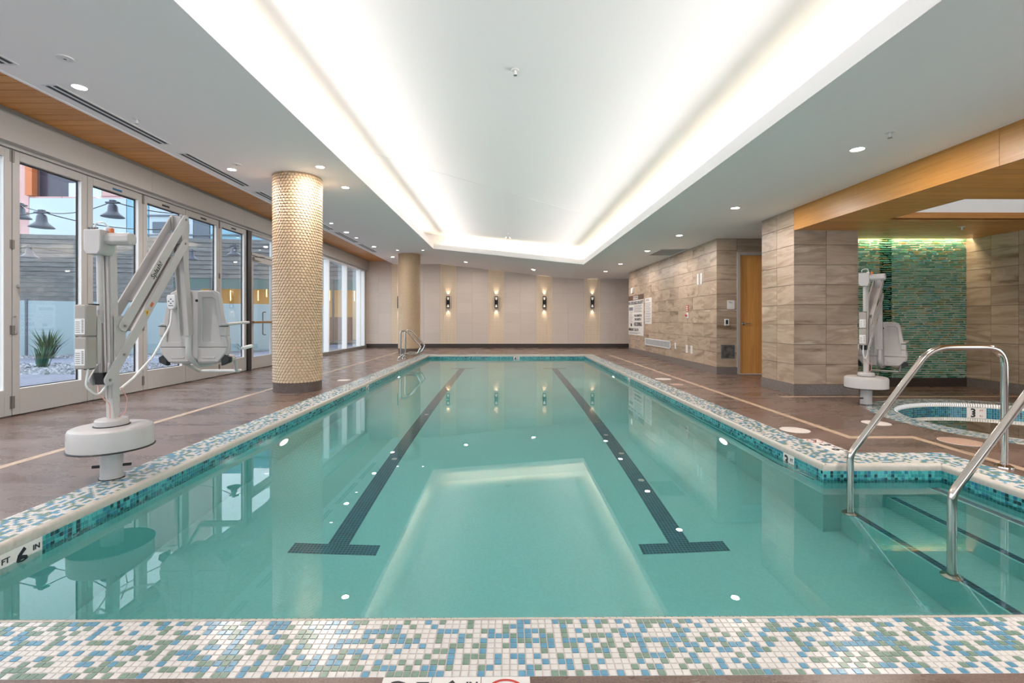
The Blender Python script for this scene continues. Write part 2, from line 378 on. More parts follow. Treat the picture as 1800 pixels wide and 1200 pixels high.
for mk in ('cream', 'blue', 'sage'):
    mb = MB(); tiles_top(mb, [(-tw / 2, tw / 2, -td / 2, td / 2)], -0.004, 0.0012, lambda: 0); tm.append(mb.mesh('tile', M[mk]))
for r in single: link('tile', tm[pick()], coping, loc=((r[0] + r[1]) / 2, (r[2] + r[3]) / 2, 0))
mb = MB()
tiles_top(mb, [r for r in near_rects if r not in ss], -0.004, 0.0012, pick)
for x0, y0, x1, y1 in regs[1:]: tiles_top(mb, grid_rects(x0, x1, y0, y1), -0.004, 0.0012, pick)
mb.build('coping_tiles', [M['cream'], M['blue'], M['sage']], coping, kind='stuff')
# bullnose pieces along the water edge
PROF = [(0, 0.001), (0.010, 0.0005), (0.020, -0.003), (0.0265, -0.010), (0.029, -0.020), (0.029, -0.045), (0.0265, -0.052)]
def bull(mb, p, q, nrm):
    p = Vector((*p, 0)); q = Vector((*q, 0)); nrm = Vector((*nrm, 0)); L = (q - p).length; n = round(L / P); t = (q - p) / n
    for k in range(n):
        a = p + t * (k + .04); b = p + t * (k + .96); vs = []
        for c in (a, b):
            for d, z in PROF: vs.append(c + nrm * (d - BN) + Vector((0, 0, z)))
        m = len(PROF); mb.add(vs, [(i, i + 1, i + 1 + m, i + m) for i in range(m - 1)])
def core(mb, p, q, nrm):
    p = Vector((*p, 0)); q = Vector((*q, 0)); nrm = Vector((*nrm, 0)); m = len(PROF); vs = []
    for c in (p, q):
        for d, z in PROF: vs.append(c + nrm * (d - BN - 0.0016) + Vector((0, 0, z - 0.0016)))
    mb.add(vs, [(i, i + 1, i + 1 + m, i + m) for i in range(m - 1)], 1)
EDGES = [((LX0, NY), (BX1, NY), (0, 1)), ((LX0, NY), (LX0, FY), (1, 0)), ((LX0, FY), (LX1, FY), (0, -1)), ((LX1, BY1), (LX1, FY), (-1, 0)), ((LX1, BY1), (BX1, BY1), (0, -1)), ((BX1, NY), (BX1, BY1), (-1, 0))]
mb = MB()
for p, q, n in EDGES: bull(mb, p, q, n); core(mb, p, q, n)
mb.build('bullnose_edge', [M['bull'], M['grout']], coping, smooth=50, kind='stuff')

# ---- pool basin
D = 1.07; BZ = WZ - D
pb = MB()
def wallq(mb, p, q, z0, z1, mi=0): mb.quad((*p, z0), (*q, z0), (*q, z1), (*p, z1), mi)
for p, q, n in EDGES: wallq(pb, p, q, BZ, -0.04)
pb.quad((LX0, NY, BZ), (BX1, NY, BZ), (BX1, BY1, BZ), (LX0, BY1, BZ)); pb.quad((LX0, BY1, BZ), (LX1, BY1, BZ), (LX1, FY, BZ), (LX0, FY, BZ))
basin = pb.build('pool_basin', M['plaster']); tag(basin, 'teal plastered rectangular swimming pool basin with a step bay', 'pool', kind='structure')
noses = [(2.52, 0.65), (2.86, 0.42), (3.17, 0.20)]
for i, (nx, d) in enumerate(noses):
    MB().box(nx, BX1, NY, BY1, BZ, WZ - d).build('step', M['plaster'], basin, bevel=0.008)
    mb = MB()
    for r in grid_rects(nx + 0.012, nx + 0.063, NY + .02, BY1 - 0.02): mb.box(*r, WZ - d - .002, WZ - d + 0.002)
    mb.build('nosing_stripe', M['navy'], basin, kind='stuff')
# waterline band of glass mosaic
BAND0, BAND1, PB = -0.052, -0.205, 0.0255
def band(mb, p, q, nrm, mats4, skip=()):
    p = Vector((*p, 0)); q = Vector((*q, 0)); nrm = Vector((*nrm, 0)); L = (q - p).length; n = round(L / PB); t = (q - p) / n
    for k in range(n):
        mid = p + t * (k + .5)
        if any((mid - Vector((*s, 0))).length < w for s, w in skip): continue
        for r in range(6):
            zt = BAND0 - r * PB; a = p + t * (k + .05) + nrm * .0025; b = p + t * (k + .95) + nrm * .0025
            x = rnd.random(); mi = 0 if x < .38 else 1 if x < .68 else 2 if x < .84 else 3
            mb.quad((a.x, a.y, zt - PB * .93), (b.x, b.y, zt - PB * .93), (b.x, b.y, zt), (a.x, a.y, zt), mi)
MARK = {'L': [((LX0, 2.289), .08), ((LX0, 2.441), .077), ((LX0, 8.3), .08)], 'R': [((LX1, 3.995), .08), ((LX1, 9.3), .08)], 'F': [((0.26, FY), .10)]}
sk = [m for v in MARK.values() for m in v]
mb = MB()
for p, q, n in EDGES: band(mb, p, q, n, None, sk)
mb.build('waterline_tiles', [M['t1'], M['t2'], M['t3'], M['t4']], basin, kind='stuff')
# lane lines of navy tiles with a crossbar at each end
for sx, lx, t0, t1 in ((-1, -1.252, -1.573, -0.943), (1, 1.272, 0.968, 1.597)):
    mb = MB(); gb = MB(); y0, y1 = 3.50, 12.94; tb = 3.375
    gb.box(lx - .078, lx + .078, y0, y1, BZ, BZ + .003); gb.box(t0, t1, tb, y0, BZ, BZ + .003); gb.box(t0, t1, y1, y1 + .13, BZ, BZ + .003)
    for r in grid_rects(lx - .078, lx + .078, y0, y1) + grid_rects(t0, t1, tb, y0) + grid_rects(t0, t1, y1, y1 + .13):
        mb.quad((r[0] + .0005, r[2] + .0005, BZ + .005), (r[1] - .0005, r[2] + .0005, BZ + .005), (r[1] - .0005, r[3] - .0005, BZ + .005), (r[0] + .0005, r[3] - .0005, BZ + .005))
    gb.build('lane_grout', M['lanegrout'], basin); mb.build('lane_line', M['navy'], basin, kind='stuff')
for x, y in ((1.262, 6.08), (1.29, 5.36), (1.30, 4.6), (-1.24, 7.2), (-1.25, 5.2)):
    MB().lathe([(.03, 0), (.03, .006), (.02, .010), (.006, .011)], 20, (x, y, BZ + .004)).build('floor_inlet', M['plate'], basin, smooth=40)
# underwater lamps in wall niches
for x, sx in ((LX0, 1), (LX1, -1)):
    for y in (5.18, 10.6):
        mb = MB(); prof = [(.115, 0), (.115, .012), (.10, .018), (.092, .018)]
        vs = []; seg = 28
        for r, h in prof:
            for k in range(seg): a = 2 * math.pi * k / seg; vs.append((x + sx * h, y + r * math.cos(a), WZ - .50 + r * math.sin(a)))
        fs = [(i * seg + k, i * seg + (k + 1) % seg, (i + 1) * seg + (k + 1) % seg, (i + 1) * seg + k) for i in range(3) for k in range(seg)]
        mb.add(vs, fs); mb.add(vs[-seg:], [tuple(range(seg))], 1)
        mb.build('pool_lamp', [M['plate'], M['ulens']], basin, smooth=40)
# depth markers set into the band
def wall_marker(p, tdir, nrm, txt, small, w=.152, h=.152, name='depth_marker', label=None):
    p = Vector((*p, 0)); t = Vector((*tdir, 0)); n = Vector((*nrm, 0)); o = p + n * .003; zc = BAND0 - .076
    mb = MB(); vs = [o - t * w / 2 + Vector((0, 0, zc - h / 2)), o + t * w / 2 + Vector((0, 0, zc - h / 2)), o + t * w / 2 + Vector((0, 0, zc + h / 2)), o - t * w / 2 + Vector((0, 0, zc + h / 2))]
    mb.add(vs + [v - n * .004 for v in vs], [(0, 1, 2, 3), (0, 1, 5, 4), (1, 2, 6, 5), (2, 3, 7, 6), (3, 0, 4, 7)])
    pl = mb.build(name, M['plate'], basin)
    c = o + n * .001 + Vector((0, 0, zc + .012))
    text(txt, .125, M['ink'], c - t * .028, t, (0, 0, 1), pl, 'numeral', bold=.004)
    for k, (s, dz) in enumerate(small): text(s, .038, M['ink'], c + t * .045 + Vector((0, 0, dz)), t, (0, 0, 1), pl, 'unit_lettering', bold=.001)
wall_marker((LX0, 2.289), (0, 1), (1, 0), '3', [('FT', .025)]); wall_marker((LX0, 2.441), (0, 1), (1, 0), '6', [('IN', .025)])
wall_marker((LX0, 8.3), (0, 1), (1, 0), '4', [('FT', .025)])
wall_marker((LX1, 3.995), (0, -1), (-1, 0), '3', [('FT', .025), ('6 IN', -.03)]); wall_marker((LX1, 9.3), (0, -1), (-1, 0), '4', [('FT', .025)])
wall_marker((.26, FY), (1, 0), (0, -1), '4', [('FT', .025)], w=.19)
# vacuum line seen just under the water at the bay corner
mb = MB().tube(fillet([(2.34, 7.6, WZ - .05), (2.33, 5.0, WZ - .05), (2.30, 4.0, WZ - .055), (2.36, 3.62, WZ - .07)], .1), .008, 8)
mb.build('vacuum_hose', M['black'], basin, smooth=40)

wm = MB(); wm.quad((LX0, NY, WZ), (BX1, NY, WZ), (BX1, BY1, WZ), (LX0, BY1, WZ)); wm.quad((LX0, BY1, WZ), (LX1, BY1, WZ), (LX1, FY, WZ), (LX0, FY, WZ))
tag(wm.build('pool_water', M['water']), 'still clear teal water filling the swimming pool', 'water')

# ---- spa
spa = thing('hot_tub', (SPA[0], SPA[1], 0), 'round hot tub sunk in the deck with a mosaic rim and blue band', 'hot tub', kind='structure')
mb = MB(); nr = 11
for r in range(nr):
    r0 = SR + BN + r * (CW - BN) / nr; r1 = r0 + (CW - BN) / nr; n = round(2 * math.pi * (r0 + r1) / 2 / P)
    for k in range(n):
        a0 = 2 * math.pi * (k + .05) / n; a1 = 2 * math.pi * (k + .95) / n
        q = [((r0 + .001) * math.cos(a0), (r0 + .001) * math.sin(a0)), ((r1 - .001) * math.cos(a0), (r1 - .001) * math.sin(a0)), ((r1 - .001) * math.cos(a1), (r1 - .001) * math.sin(a1)), ((r0 + .001) * math.cos(a1), (r0 + .001) * math.sin(a1))]
        mb.add([(x, y, .0012) for x, y in q], [(0, 1, 2, 3)], pick())
mb.build('rim_tiles', [M['cream'], M['blue'], M['sage']], spa, kind='stuff')
def ringmesh(prof, seg=96, mi=0, mb=None):
    mb = mb or MB(); vs = []
    for r, z in prof:
        for k in range(seg): a = 2 * math.pi * k / seg; vs.append((r * math.cos(a), r * math.sin(a), z))
    return mb.add(vs, [(i * seg + k, i * seg + (k + 1) % seg, (i + 1) * seg + (k + 1) % seg, (i + 1) * seg + k) for i in range(len(prof) - 1) for k in range(seg)], mi)
ringmesh([(so + .002, -.002), (SR + BN, -.0008)]).build('rim_grout', M['grout'], spa)
n = round(2 * math.pi * SR / P); mb = MB()
for k in range(n):
    a0 = 2 * math.pi * (k + .05) / n; a1 = 2 * math.pi * (k + .95) / n; vs = []
    for a in (a0, a1):
        for d, z in PROF: vs.append(((SR + BN - d) * math.cos(a), (SR + BN - d) * math.sin(a), z))
    m_ = len(PROF); mb.add(vs, [(i, i + 1, i + 1 + m_, i + m_) for i in range(m_ - 1)])
mb.build('bullnose_edge', M['bull'], spa, smooth=50, kind='stuff')
ringmesh([(SR, -.04), (SR, -.5), (.75, -.5), (.75, -1.0), (.01, -1.0)]).build('spa_shell', M['spaplaster'], spa, smooth=40)
ringmesh([(.80, -.497), (.753, -.497)]).build('bench_stripe', M['navy'], spa)
mb = MB(); n = round(2 * math.pi * SR / PB)
bt = M['t1'], plain('deep_blue_glass', (0.008, 0.10, 0.20), .12), M['t3'], M['t4']
for k in range(n):
    for r in range(6):
        a0 = 2 * math.pi * (k + .05) / n; a1 = 2 * math.pi * (k + .95) / n; rr = SR - .0025; zt = BAND0 - r * PB; zb = zt - PB * .93
        x = rnd.random(); mi = 0 if x < .2 else 1 if x < .55 else 2 if x < .72 else 3
        mb.quad((rr * math.cos(a0), rr * math.sin(a0), zb), (rr * math.cos(a1), rr * math.sin(a1), zb), (rr * math.cos(a1), rr * math.sin(a1), zt), (rr * math.cos(a0), rr * math.sin(a0), zt), mi)
mb.build('waterline_tiles', list(bt), spa, kind='stuff')
am = math.atan2(1.10, .42)
pmx, pmy = (SR - .008) * math.cos(am), (SR - .008) * math.sin(am); tt = Vector((math.sin(am), -math.cos(am), 0)); pc = Vector((pmx, pmy, BAND0 - .07))
mb = MB(); q = [pc - tt * .1 + Vector((0, 0, -.072)), pc + tt * .1 + Vector((0, 0, -.072)), pc + tt * .1 + Vector((0, 0, .07)), pc - tt * .1 + Vector((0, 0, .07))]
pl = mb.add(q, [(0, 1, 2, 3)]).build('depth_marker', M['plate'], spa)
nn = Vector((-math.cos(am), -math.sin(am), 0)) * .002
text('3', .12, M['ink'], pc + nn - tt * .035 + Vector((0, 0, .012)), tt, (0, 0, 1), pl, 'numeral', bold=.004)
text('FT', .036, M['red'], pc + nn + tt * .05 + Vector((0, 0, .035)), tt, (0, 0, 1), pl, 'unit_lettering')
text('IN', .036, M['red'], pc + nn + tt * .05 + Vector((0, 0, -.02)), tt, (0, 0, 1), pl, 'unit_lettering')
MB().lathe([(.10, 0), (.10, .01), (.085, .014)], 24, (.02, -.15, -.998)).build('spa_lamp', plain('spa_lamp_lens', (.9, 1, 1), .3, emit=(.8, 1, .9), es=34), spa, smooth=40)
ws = MB(); ws.add([(SPA[0] + SR * math.cos(2 * math.pi * k / 96), SPA[1] + SR * math.sin(2 * math.pi * k / 96), WZ) for k in range(96)], [tuple(range(96))])
tag(ws.build('spa_water', M['water']), 'still green-tinted water in the round hot tub', 'water')

# ---- ceiling
CL, CR = 3.31, 2.73
def trz(x): return 3.83 + (x + 2.62) * (3.18 - 3.83) / (2.525 + 2.62)
ce = MB()
c0 = [(-2.32, -2.4, CL), (-2.32, 14.67, CL), (2.225, 13.9, CR), (2.225, -2.4, CR)]
sg = [(-1, -1), (-1, 1), (1, 1), (1, -1)]
def off(d, zf): return [(c[0] + s[0] * d, c[1] + s[1] * d, zf(c, s, d)) for c, s in zip(c0, sg)]
rings = [c0, off(0, lambda c, s, d: c[2] + .145), off(.03, lambda c, s, d: c[2] + .145), off(.03, lambda c, s, d: c[2] + .02),
         off(.30, lambda c, s, d: c[2] + .02), off(.30, lambda c, s, d: trz(c[0] + s[0] * d))]
for a, b in zip(rings[:-1], rings[1:]):
    for i in range(4): j = (i + 1) % 4; ce.quad(a[i], a[j], b[j], b[i])
ce.quad(*rings[-1])
XW = -4.50
ce.add([(XW, ROOM_Y0, CL), (-2.32, ROOM_Y0, CL), (-2.32, 14.67, CL), (-2.69, FARY, CL), (XW, FARY, CL)], [(0, 1, 2, 3, 4)], 1)
ce.add([(2.225, ROOM_Y0, CR), (4.22, ROOM_Y0, CR), (4.22, 16.0, CR), (4.95, 16.0, CR), (4.95, FARY, CR), (2.44, FARY, CR), (2.225, 13.9, CR)], [(0, 1, 2, 3, 4, 5, 6)], 1)
ce.quad((-2.32, 14.67, CL), (2.225, 13.9, CR), (2.44, FARY, CR), (-2.69, FARY, CL), 1)
ce.quad((-2.32, ROOM_Y0, CL), (2.225, ROOM_Y0, CR), (2.225, -2.4, CR), (-2.32, -2.4, CL), 1)
ce.quad((4.22, 7.70, CR), (6.2, 7.70, CR), (6.2, 9.5, CR), (4.22, 9.5, CR), 1)
ce.box(XW - .035, XW, ROOM_Y0, FARY, CL - .004, 3.5, 1)
ceiling = ce.build('ceiling', [M['ceil'], M['ceil2']]); tag(ceiling, 'white ceiling with a long recessed tray and glowing cove', 'ceiling', kind='structure')
# roof slab and outer walls that close the room
rf = MB(); rf.box(-5.6, 9, ROOM_Y0 - .2, 19.2, 4.0, 4.2); tag(rf.build('roof_slab', M['ceil2']), 'concrete roof slab above the pool hall ceiling', 'roof', kind='structure')
wn = thing('wall_near', (0, 0, 0), 'near end wall of the pool hall behind the camera, with windows added for fill light', 'wall', kind='structure')
nwp = plain('near_wall_paint', (.42, .36, .31), .6)
for a in ((-5.8, 7.8, 0, .5), (-5.8, 7.8, 2.6, 4.0), (-5.8, -4.6, .5, 2.6), (3.6, 7.8, .5, 2.6)): box(a[0], a[1], ROOM_Y0 - .2, ROOM_Y0, a[2], a[3]).build('wall_body', nwp, wn)
for k in range(6): box(-4.6 + k * 1.64 - .04, -4.6 + k * 1.64 + .04, ROOM_Y0 - .14, ROOM_Y0 - .04, .5, 2.6).build('mullion', M['frame'], wn)  # windows added to this unseen wall to let in fill daylight
box(-4.6, 3.6, ROOM_Y0 - .1, ROOM_Y0 - .095, .5, 2.6).build('glass_pane', M['glass'], wn)
# faint joint across the tray
jy0, jy1 = 7.5, 10.1
mb = MB(); mb.bar((-2.3, 7.55, trz(-2.3) - .001), (2.2, 10.2, trz(2.2) - .001), .012, .002)
mb.build('ceiling_joint', M['white'], ceiling)

# ---- wooden soffit above the glass doors (planks run across)
PL = 0.145
soff = thing('wood_soffit', (0, 0, 0), 'strip of honey-coloured timber planks above the glass doors', 'soffit', kind='structure')
mb = MB(); mb.box(-5.52, XW - .036, 0, PL - .010, 3.42, 3.435); pm = mb.mesh('plank', M['wood'])
k = 0; y = ROOM_Y0
while y < FARY - .05:
    link('plank', pm, soff, loc=(0, y, 0)); y += PL
box(-5.6, XW, ROOM_Y0, FARY, 3.436, 3.5).build('backing_board', M['black'], soff)

# ---- wall header above doors
hd = thing('trim_1', (0, 0, 0), 'warm grey metal header panel running above the glass doors', 'header', kind='structure')
ys = [ROOM_Y0, -0.2, 3.6, 7.35, 9.9, 13.1, 16.3, FARY]
for a, b in zip(ys[:-1], ys[1:]): box(-5.60, -5.50, a + .002, b - .002, 3.065, 3.40).build('header_panel', M['header'], hd)
box(-5.50, -5.475, ROOM_Y0, FARY, 3.385, 3.418).build('shadow_trim', plain('mid_grey_trim', (.30, .30, .29), .4), hd)
box(-5.72, -5.60, ROOM_Y0, FARY, 3.03, 3.9).build('head_frame', M['frame'], hd)

# ---- folding glass doors
LEAF = 0.96
def make_leaf():
    root = bpy.data.objects.new('door', None); COL.objects.link(root)
    x0, x1 = PX - .07, PX; g = .004
    z0, z1 = .012, 3.02; s = .085; br = .29; tr = .10
    box(x0, x1, g, s, z0, z1).build('stile', M['frame'], root, bevel=.003, seg=1); box(x0, x1, LEAF - s, LEAF - g, z0, z1).build('stile', M['frame'], root, bevel=.003, seg=1)
    box(x0, x1, s, LEAF - s, z0, z0 + br).build('bottom_rail', M['frame'], root); box(x0, x1, s, LEAF - s, z1 - tr, z1).build('top_rail', M['frame'], root)
    a, b, c, d = s, LEAF - s, z0 + br, z1 - tr
    r = MB(); r.box(x0 + .012, x1 - .006, b - .006, b, c, d); r.box(x0 + .012, x1 - .006, a, b, c - .001, c + .004)
    r.build('lit_bead', M['reveal'], root)  # white colour paints in the daylight caught by the reveal
    ga = MB(); gx0, gx1 = x0 + .008, x0 + .022
    ga.box(gx0, gx1, a, a + .012, c, d); ga.box(gx0, gx1, b - .022, b - .006, c, d); ga.box(gx0, gx1, a, b, c + .003, c + .014); ga.box(gx0, gx1, a, b, d - .016, d)
    ga.build('gasket', M['black'], root)
    box(x0 + .012, x0 + .016, a + .005, b - .01, c + .004, d - .004).build('glass_pane', M['glass'], root)
    return root
leafs = []; proto = make_leaf(); labels = {4: 'second', 5: 'third', 6: 'fourth', 7: 'fifth', 8: 'sixth'}
starts = [5.40 + LEAF * k for k in range(-8, 5)]
for i, y in enumerate(starts):
    o = proto if i == 0 else dup(proto)
    o.name = 'door_%d' % (i + 1); o.location = (0, y, 0)
    vis_i = i - 7
    if vis_i < 0: lab = 'grey framed folding glass door leaf out of frame nearer the camera'; grp = 'folding door leaves nearer than the picture edge'
    else:
        lab = ['grey framed folding glass door cut off by the left picture edge', 'widest visible glass door, with key lock and pull, showing plants behind',
               'glass door leaf directly behind the mast head of the left pool lift', 'glass door leaf behind the raised arms of the left pool lift',
               'glass door leaf behind the back of the left lift chair', 'last folding glass door leaf, next to the black jamb'][vis_i]
        grp = 'folding glass doors on the left'
    tag(o, lab, 'door', grp, 'structure'); leafs.append(o)
def hinge(par, y, z, h=.10):
    mb = MB(); mb.tube([(PX + .008, y, z - h / 2), (PX + .008, y, z + h / 2)], .008, 10); mb.box(PX, PX + .004, y - .025, y + .025, z - h / 2, z + h / 2)
    mb.build('hinge', plain('hinge_grey', (.22, .205, .19), .4, .5) if 'hinge_grey' not in bpy.data.materials else bpy.data.materials['hinge_grey'], par, smooth=40)
for i in (7, 9, 11):
    for z in (.16, .98, 1.95, 2.95): hinge(leafs[i], LEAF, z, .14 if z in (.16, 2.95) else .10)
d8 = leafs[8]
mb = MB(); mb.lathe([(.022, 0), (.022, .006), (.012, .02)], 16)
k_ = mb.build('key_lock', M['brushed'], d8, smooth=40); k_.rotation_euler = (0, R(90), 0); k_.location = (PX, .065, 1.48)
MB().box(PX + .012, PX + .016, .06, .07, 1.38, 1.46).build('key', M['brushed'], d8)
mb = MB().tube(fillet([(PX, .02, .93), (PX + .035, .02, .93), (PX + .035, .02, 1.13), (PX, .02, 1.13)], .012), .006, 8); mb.build('pull_handle', M['brushed'], d8, smooth=40)
for i in (9, 10, 11, 12): MB().box(PX, PX + .004, .40, .56, 2.945, 2.975).build('door_sticker', plain('blue_sticker', (.02, .12, .25), .5) if i == 9 else M['ink'], leafs[i])
tag(box(-5.75, PX - .072, ROOM_Y0, 14.8, -.01, .012).build('door_track', M['black']), 'dark floor track under the folding glass doors', 'door track', kind='structure')
jb = box(PX - .12, PX + .03, 10.20, 10.34, 0, 3.03).build('trim_2', M['black']); tag(jb, 'black vertical jamb between folding doors and exit door', 'jamb', kind='structure')

# ---- exit door with transom, then fixed glazing
ex = thing('door_14', (0, 0, 0), 'single glass exit door with brass push bar and transom beside the column', 'door', kind='structure')
y0, y1 = 10.36, 11.46
for a in ((y0, y0 + .05, 0, 3.03), (y1 - .05, y1, 0, 3.03)): box(PX - .1, PX, *a).build('jamb', M['frame'], ex)
box(PX - .1, PX, y0, y1, 2.52, 2.58).build('transom_bar', M['frame'], ex); box(PX - .1, PX, y0, y1, 2.98, 3.05).build('head', M['frame'], ex)
box(PX - .06, PX - .055, y0 + .05, y1 - .05, 2.58, 2.98).build('transom_glass', M['glass'], ex)
for a in ((y0 + .055, y0 + .15, .012, 2.51), (y1 - .15, y1 - .055, .012, 2.51), (y0 + .15, y1 - .15, .012, .28), (y0 + .15, y1 - .15, 2.39, 2.51)): box(PX - .075, PX - .02, *a).build('door_rail', M['frame'], ex)
box(PX - .05, PX - .045, y0 + .15, y1 - .15, .28, 2.39).build('door_glass', M['glass'], ex)
box(PX - .018, PX + .05, y0 + .08, y1 - .08, 1.02, 1.07).build('push_bar', plain('brass_bar', (.35, .22, .10), .3, .8), ex, bevel=.008)
MB().tube(fillet([(PX - .08, y1 - .3, .75), (PX - .15, y1 - .3, .75), (PX - .15, y1 - .3, 1.28), (PX - .08, y1 - .3, 1.28)], .03), .012, 10).build('pull_handle', M['black'], ex, smooth=40)
box(PX - .015, PX + .03, y0 + .12, y0 + .42, 2.42, 2.49).build('door_closer', M['frame'], ex, bevel=.005)
MB().bar((PX, y0 + .2, 2.50), (PX + .02, y0 + .55, 2.53), .02, .012).build('closer_arm', M['black'], ex)
win = thing('window_1', (0, 0, 0), 'tall fixed windows with deep white mullions behind the near column', 'window', kind='structure')
mulls = [11.50, 13.2, 14.85, 16.48, 18.02, 18.52]
for m_ in mulls: box(PX - .16, PX, m_, m_ + .07, .10, 3.05).build('mullion', M['reveal'], win)
for a, b in zip(mulls[:-1], mulls[1:]): box(PX - .152, PX - .147, a + .07, b, .10, 3.05).build('glass_pane', M['glass'], win)
box(PX - .18, PX + .02, 11.46, 18.75, 0, .10).build('sill', plain('sill_grey', (.22, .21, .2), .4), win); box(PX - .18, PX - .0, 11.46, 18.75, 3.0, 3.06).build('window_head', M['reveal'], win)
box(PX - .18, PX, 18.60, 18.80, 0, 3.1).build('end_jamb', M['frame'], win)

# ---- far wall: recessed dark base, beige tiles, mosaic strips
wf = thing('wall_far', (0, 0, 0), 'far beige tiled wall with five vertical cream mosaic strips', 'wall', kind='structure')
box(-5.9, 5.0, FARY + .03, FARY + .2, 0, 4.0).build('wall_body', M['fargrout'], wf)
box(4.92, 5.1, 16.3, FARY + .1, 0, 4.0).build('wall_body', M['fargrout'], wf)
box(-5.7, 4.95, FARY + .005, FARY + .03, 0, .155).build('base_strip', M['darkbase'], wf)
SC = 1.905; s0 = -2.37; strips = [s0 + SC * k for k in range(4)] + [s0 - SC - .02]
strips.sort(); SW = .64
segs = []; xs = [-5.64]
for s_ in strips: segs.append((xs[-1], s_ - SW / 2, 'p')); segs.append((s_ - SW / 2, s_ + SW / 2, 'm')); xs.append(s_ + SW / 2)
segs.append((xs[-1], 4.9, 'p'))
def ztop(x): return CL if x < -2.69 else (CR if x > 2.44 else CL + (x + 2.69) * (CR - CL) / 5.13)
cache = {}
for a, b, t in segs:
    if t == 'p':
        n = max(1, round((b - a) / .63)); wd = (b - a) / n
        for i in range(n):
            z = .155; xa = a + i * wd
            while z < ztop(xa + wd / 2) + .1:
                key = (round(wd, 3)); h = .405
                if key not in cache: cache[key] = MB().box(.0015, wd - .0015, -.008, 0.03, .0015, h - .0015).mesh('tile', M['farwall'])
                link('tile', cache[key], wf, loc=(xa, FARY, z)); z += h
    else:
        mb = MB(); n = 12; m_ = 60; px = (b - a) / n; pz = (3.32 - .155) / m_
        for i in range(n):
            for j in range(m_):
                z = .155 + pz * j
                mb.box(a + i * px + .003, a + (i + 1) * px - .003, FARY - .006 - .004 * rnd.random(), FARY + .03, z + .003, z + pz - .003)
        mb.build('mosaic_strip', M['farmos'], wf, kind='stuff')
# sconces
def make_sconce():
    t = bpy.data.objects.new('wall_sconce', None); COL.objects.link(t)
    w_, h_, d_ = .066, .235, .10
    f = MB(); f.box(-w_, w_, -.012, 0, -h_, h_); f.box(-w_, -w_ + .008, -d_, 0, -h_, h_); f.box(w_ - .008, w_, -d_, 0, -h_, h_)
    f.box(-w_, w_, -d_, 0, h_ - .012, h_); f.box(-w_, w_, -d_, 0, -h_, -h_ + .012)
    f.build('frame', M['sconce'], t, bevel=.002, seg=1)
    b = MB()
    b.prism([(-.035, -.09), (.035, -.09), (.012, 0), (.035, .09), (-.035, .09), (-.012, 0)], (0, -.085, 0), (1, 0, 0), (0, 0, 1), (0, 1, 0), .07); b.build('body', M['sconce'], t)
    for s in (1, -1):
        c = MB(); c.prism([(-.05, .20 * s), (.05, .20 * s), (.014, .05 * s), (-.014, .05 * s)], (0, -.05, 0), (1, 0, 0), (0, 0, 1), (0, 1, 0), .012); c.build('reflector', M['reflector'], t)
    return t
sn = ['behind the far column', 'first right of the far column', 'second right of the far column', 'third right of the far column', 'nearest the stone side wall']
for i, x in enumerate(strips):
    o = make_sconce() if i == 0 else dup(sc0)
    if i == 0: sc0 = o
    o.location = (x, FARY - .012, 1.80)
    tag(o, 'black hourglass wall sconce ' + ('partly hidden behind the far column' if i == 0 else sn[i]), 'sconce', 'sconces on the far wall')
    for s in (1, -1):
        lamp('sconce_lamp', 'SPOT', (x, FARY - .075, 1.80 + s * .245), 4.0, (1, .82, .62), (R(90 + s * 90) - s * R(14), 0, 0), spot_size=R(58), spot_blend=.8, shadow_soft_size=.02)

# ---- stone clad walls
TH = .2926; BASEH = .148
def stone_face(par, p, q, ztop_, tw_, nrm, z0=BASEH, first=None, offset=False, holes=()):
    p = Vector((*p, 0)); q = Vector((*q, 0)); L = (q - p).length; t = (q - p) / L; n = Vector((*nrm, 0)); row = 0; z = z0; ca = {}
    while z < ztop_ - .02:
        zh = min(TH, ztop_ - z); c = 0.0; k = 0
        fw = first if first else tw_
        if offset and row % 2: fw = fw * .5
        while c < L - .01:
            w_ = min(fw if k == 0 else tw_, L - c); mid = c + w_ / 2
            if not any(h0 < mid < h1 and z + zh / 2 < hz for h0, h1, hz in holes):
                key = (round(w_, 3), round(zh, 3))
                if key not in ca:
                    g = .0030; m = MB(); v = [t * g, t * (w_ - g)]
                    lo = [v[0] - n * .008, v[1] - n * .008, v[1] + n * .010, v[0] + n * .010]
                    hi = [Vector((a.x, a.y, zh - g)) for a in lo]; lo = [Vector((a.x, a.y, g)) for a in lo]
                    m.add(lo + hi, [(0, 1, 2, 3), (4, 5, 6, 7), (0, 1, 5, 4), (1, 2, 6, 5), (2, 3, 7, 6), (3, 0, 4, 7)]); ca[key] = m.mesh('stone_tile', M['stone'])
                o = p + t * c; link('stone_tile', ca[key], par, loc=(o.x, o.y, z))
            c += w_; k += 1
        z += TH; row += 1
wr = thing('wall_right', (0, 0, 0), 'long travertine tiled side wall with pool rules signs', 'wall', kind='structure')
SXW = 4.19
box(SXW + .01, SXW + .3, 9.47, 16.35, 0, 2.9).build('wall_body', M['stone_grout'], wr)
box(SXW + .01, 6.3, 9.465, 9.66, 2.45, 2.9).build('wall_over_door', M['stone_grout'], wr); box(SXW + .01, 4.60, 9.465, 9.66, 0, 2.45).build('wall_body', M['stone_grout'], wr); box(5.62, 6.3, 9.465, 9.66, 0, 2.45).build('wall_body', M['stone_grout'], wr)
stone_face(wr, (SXW + .01, 9.455), (SXW + .01, 16.35), 2.74, .61, (-1, 0), offset=True)
wr2 = thing('wall_return', (0, 0, 0), 'dark end face of the stone wall beside the timber door', 'wall', kind='structure')
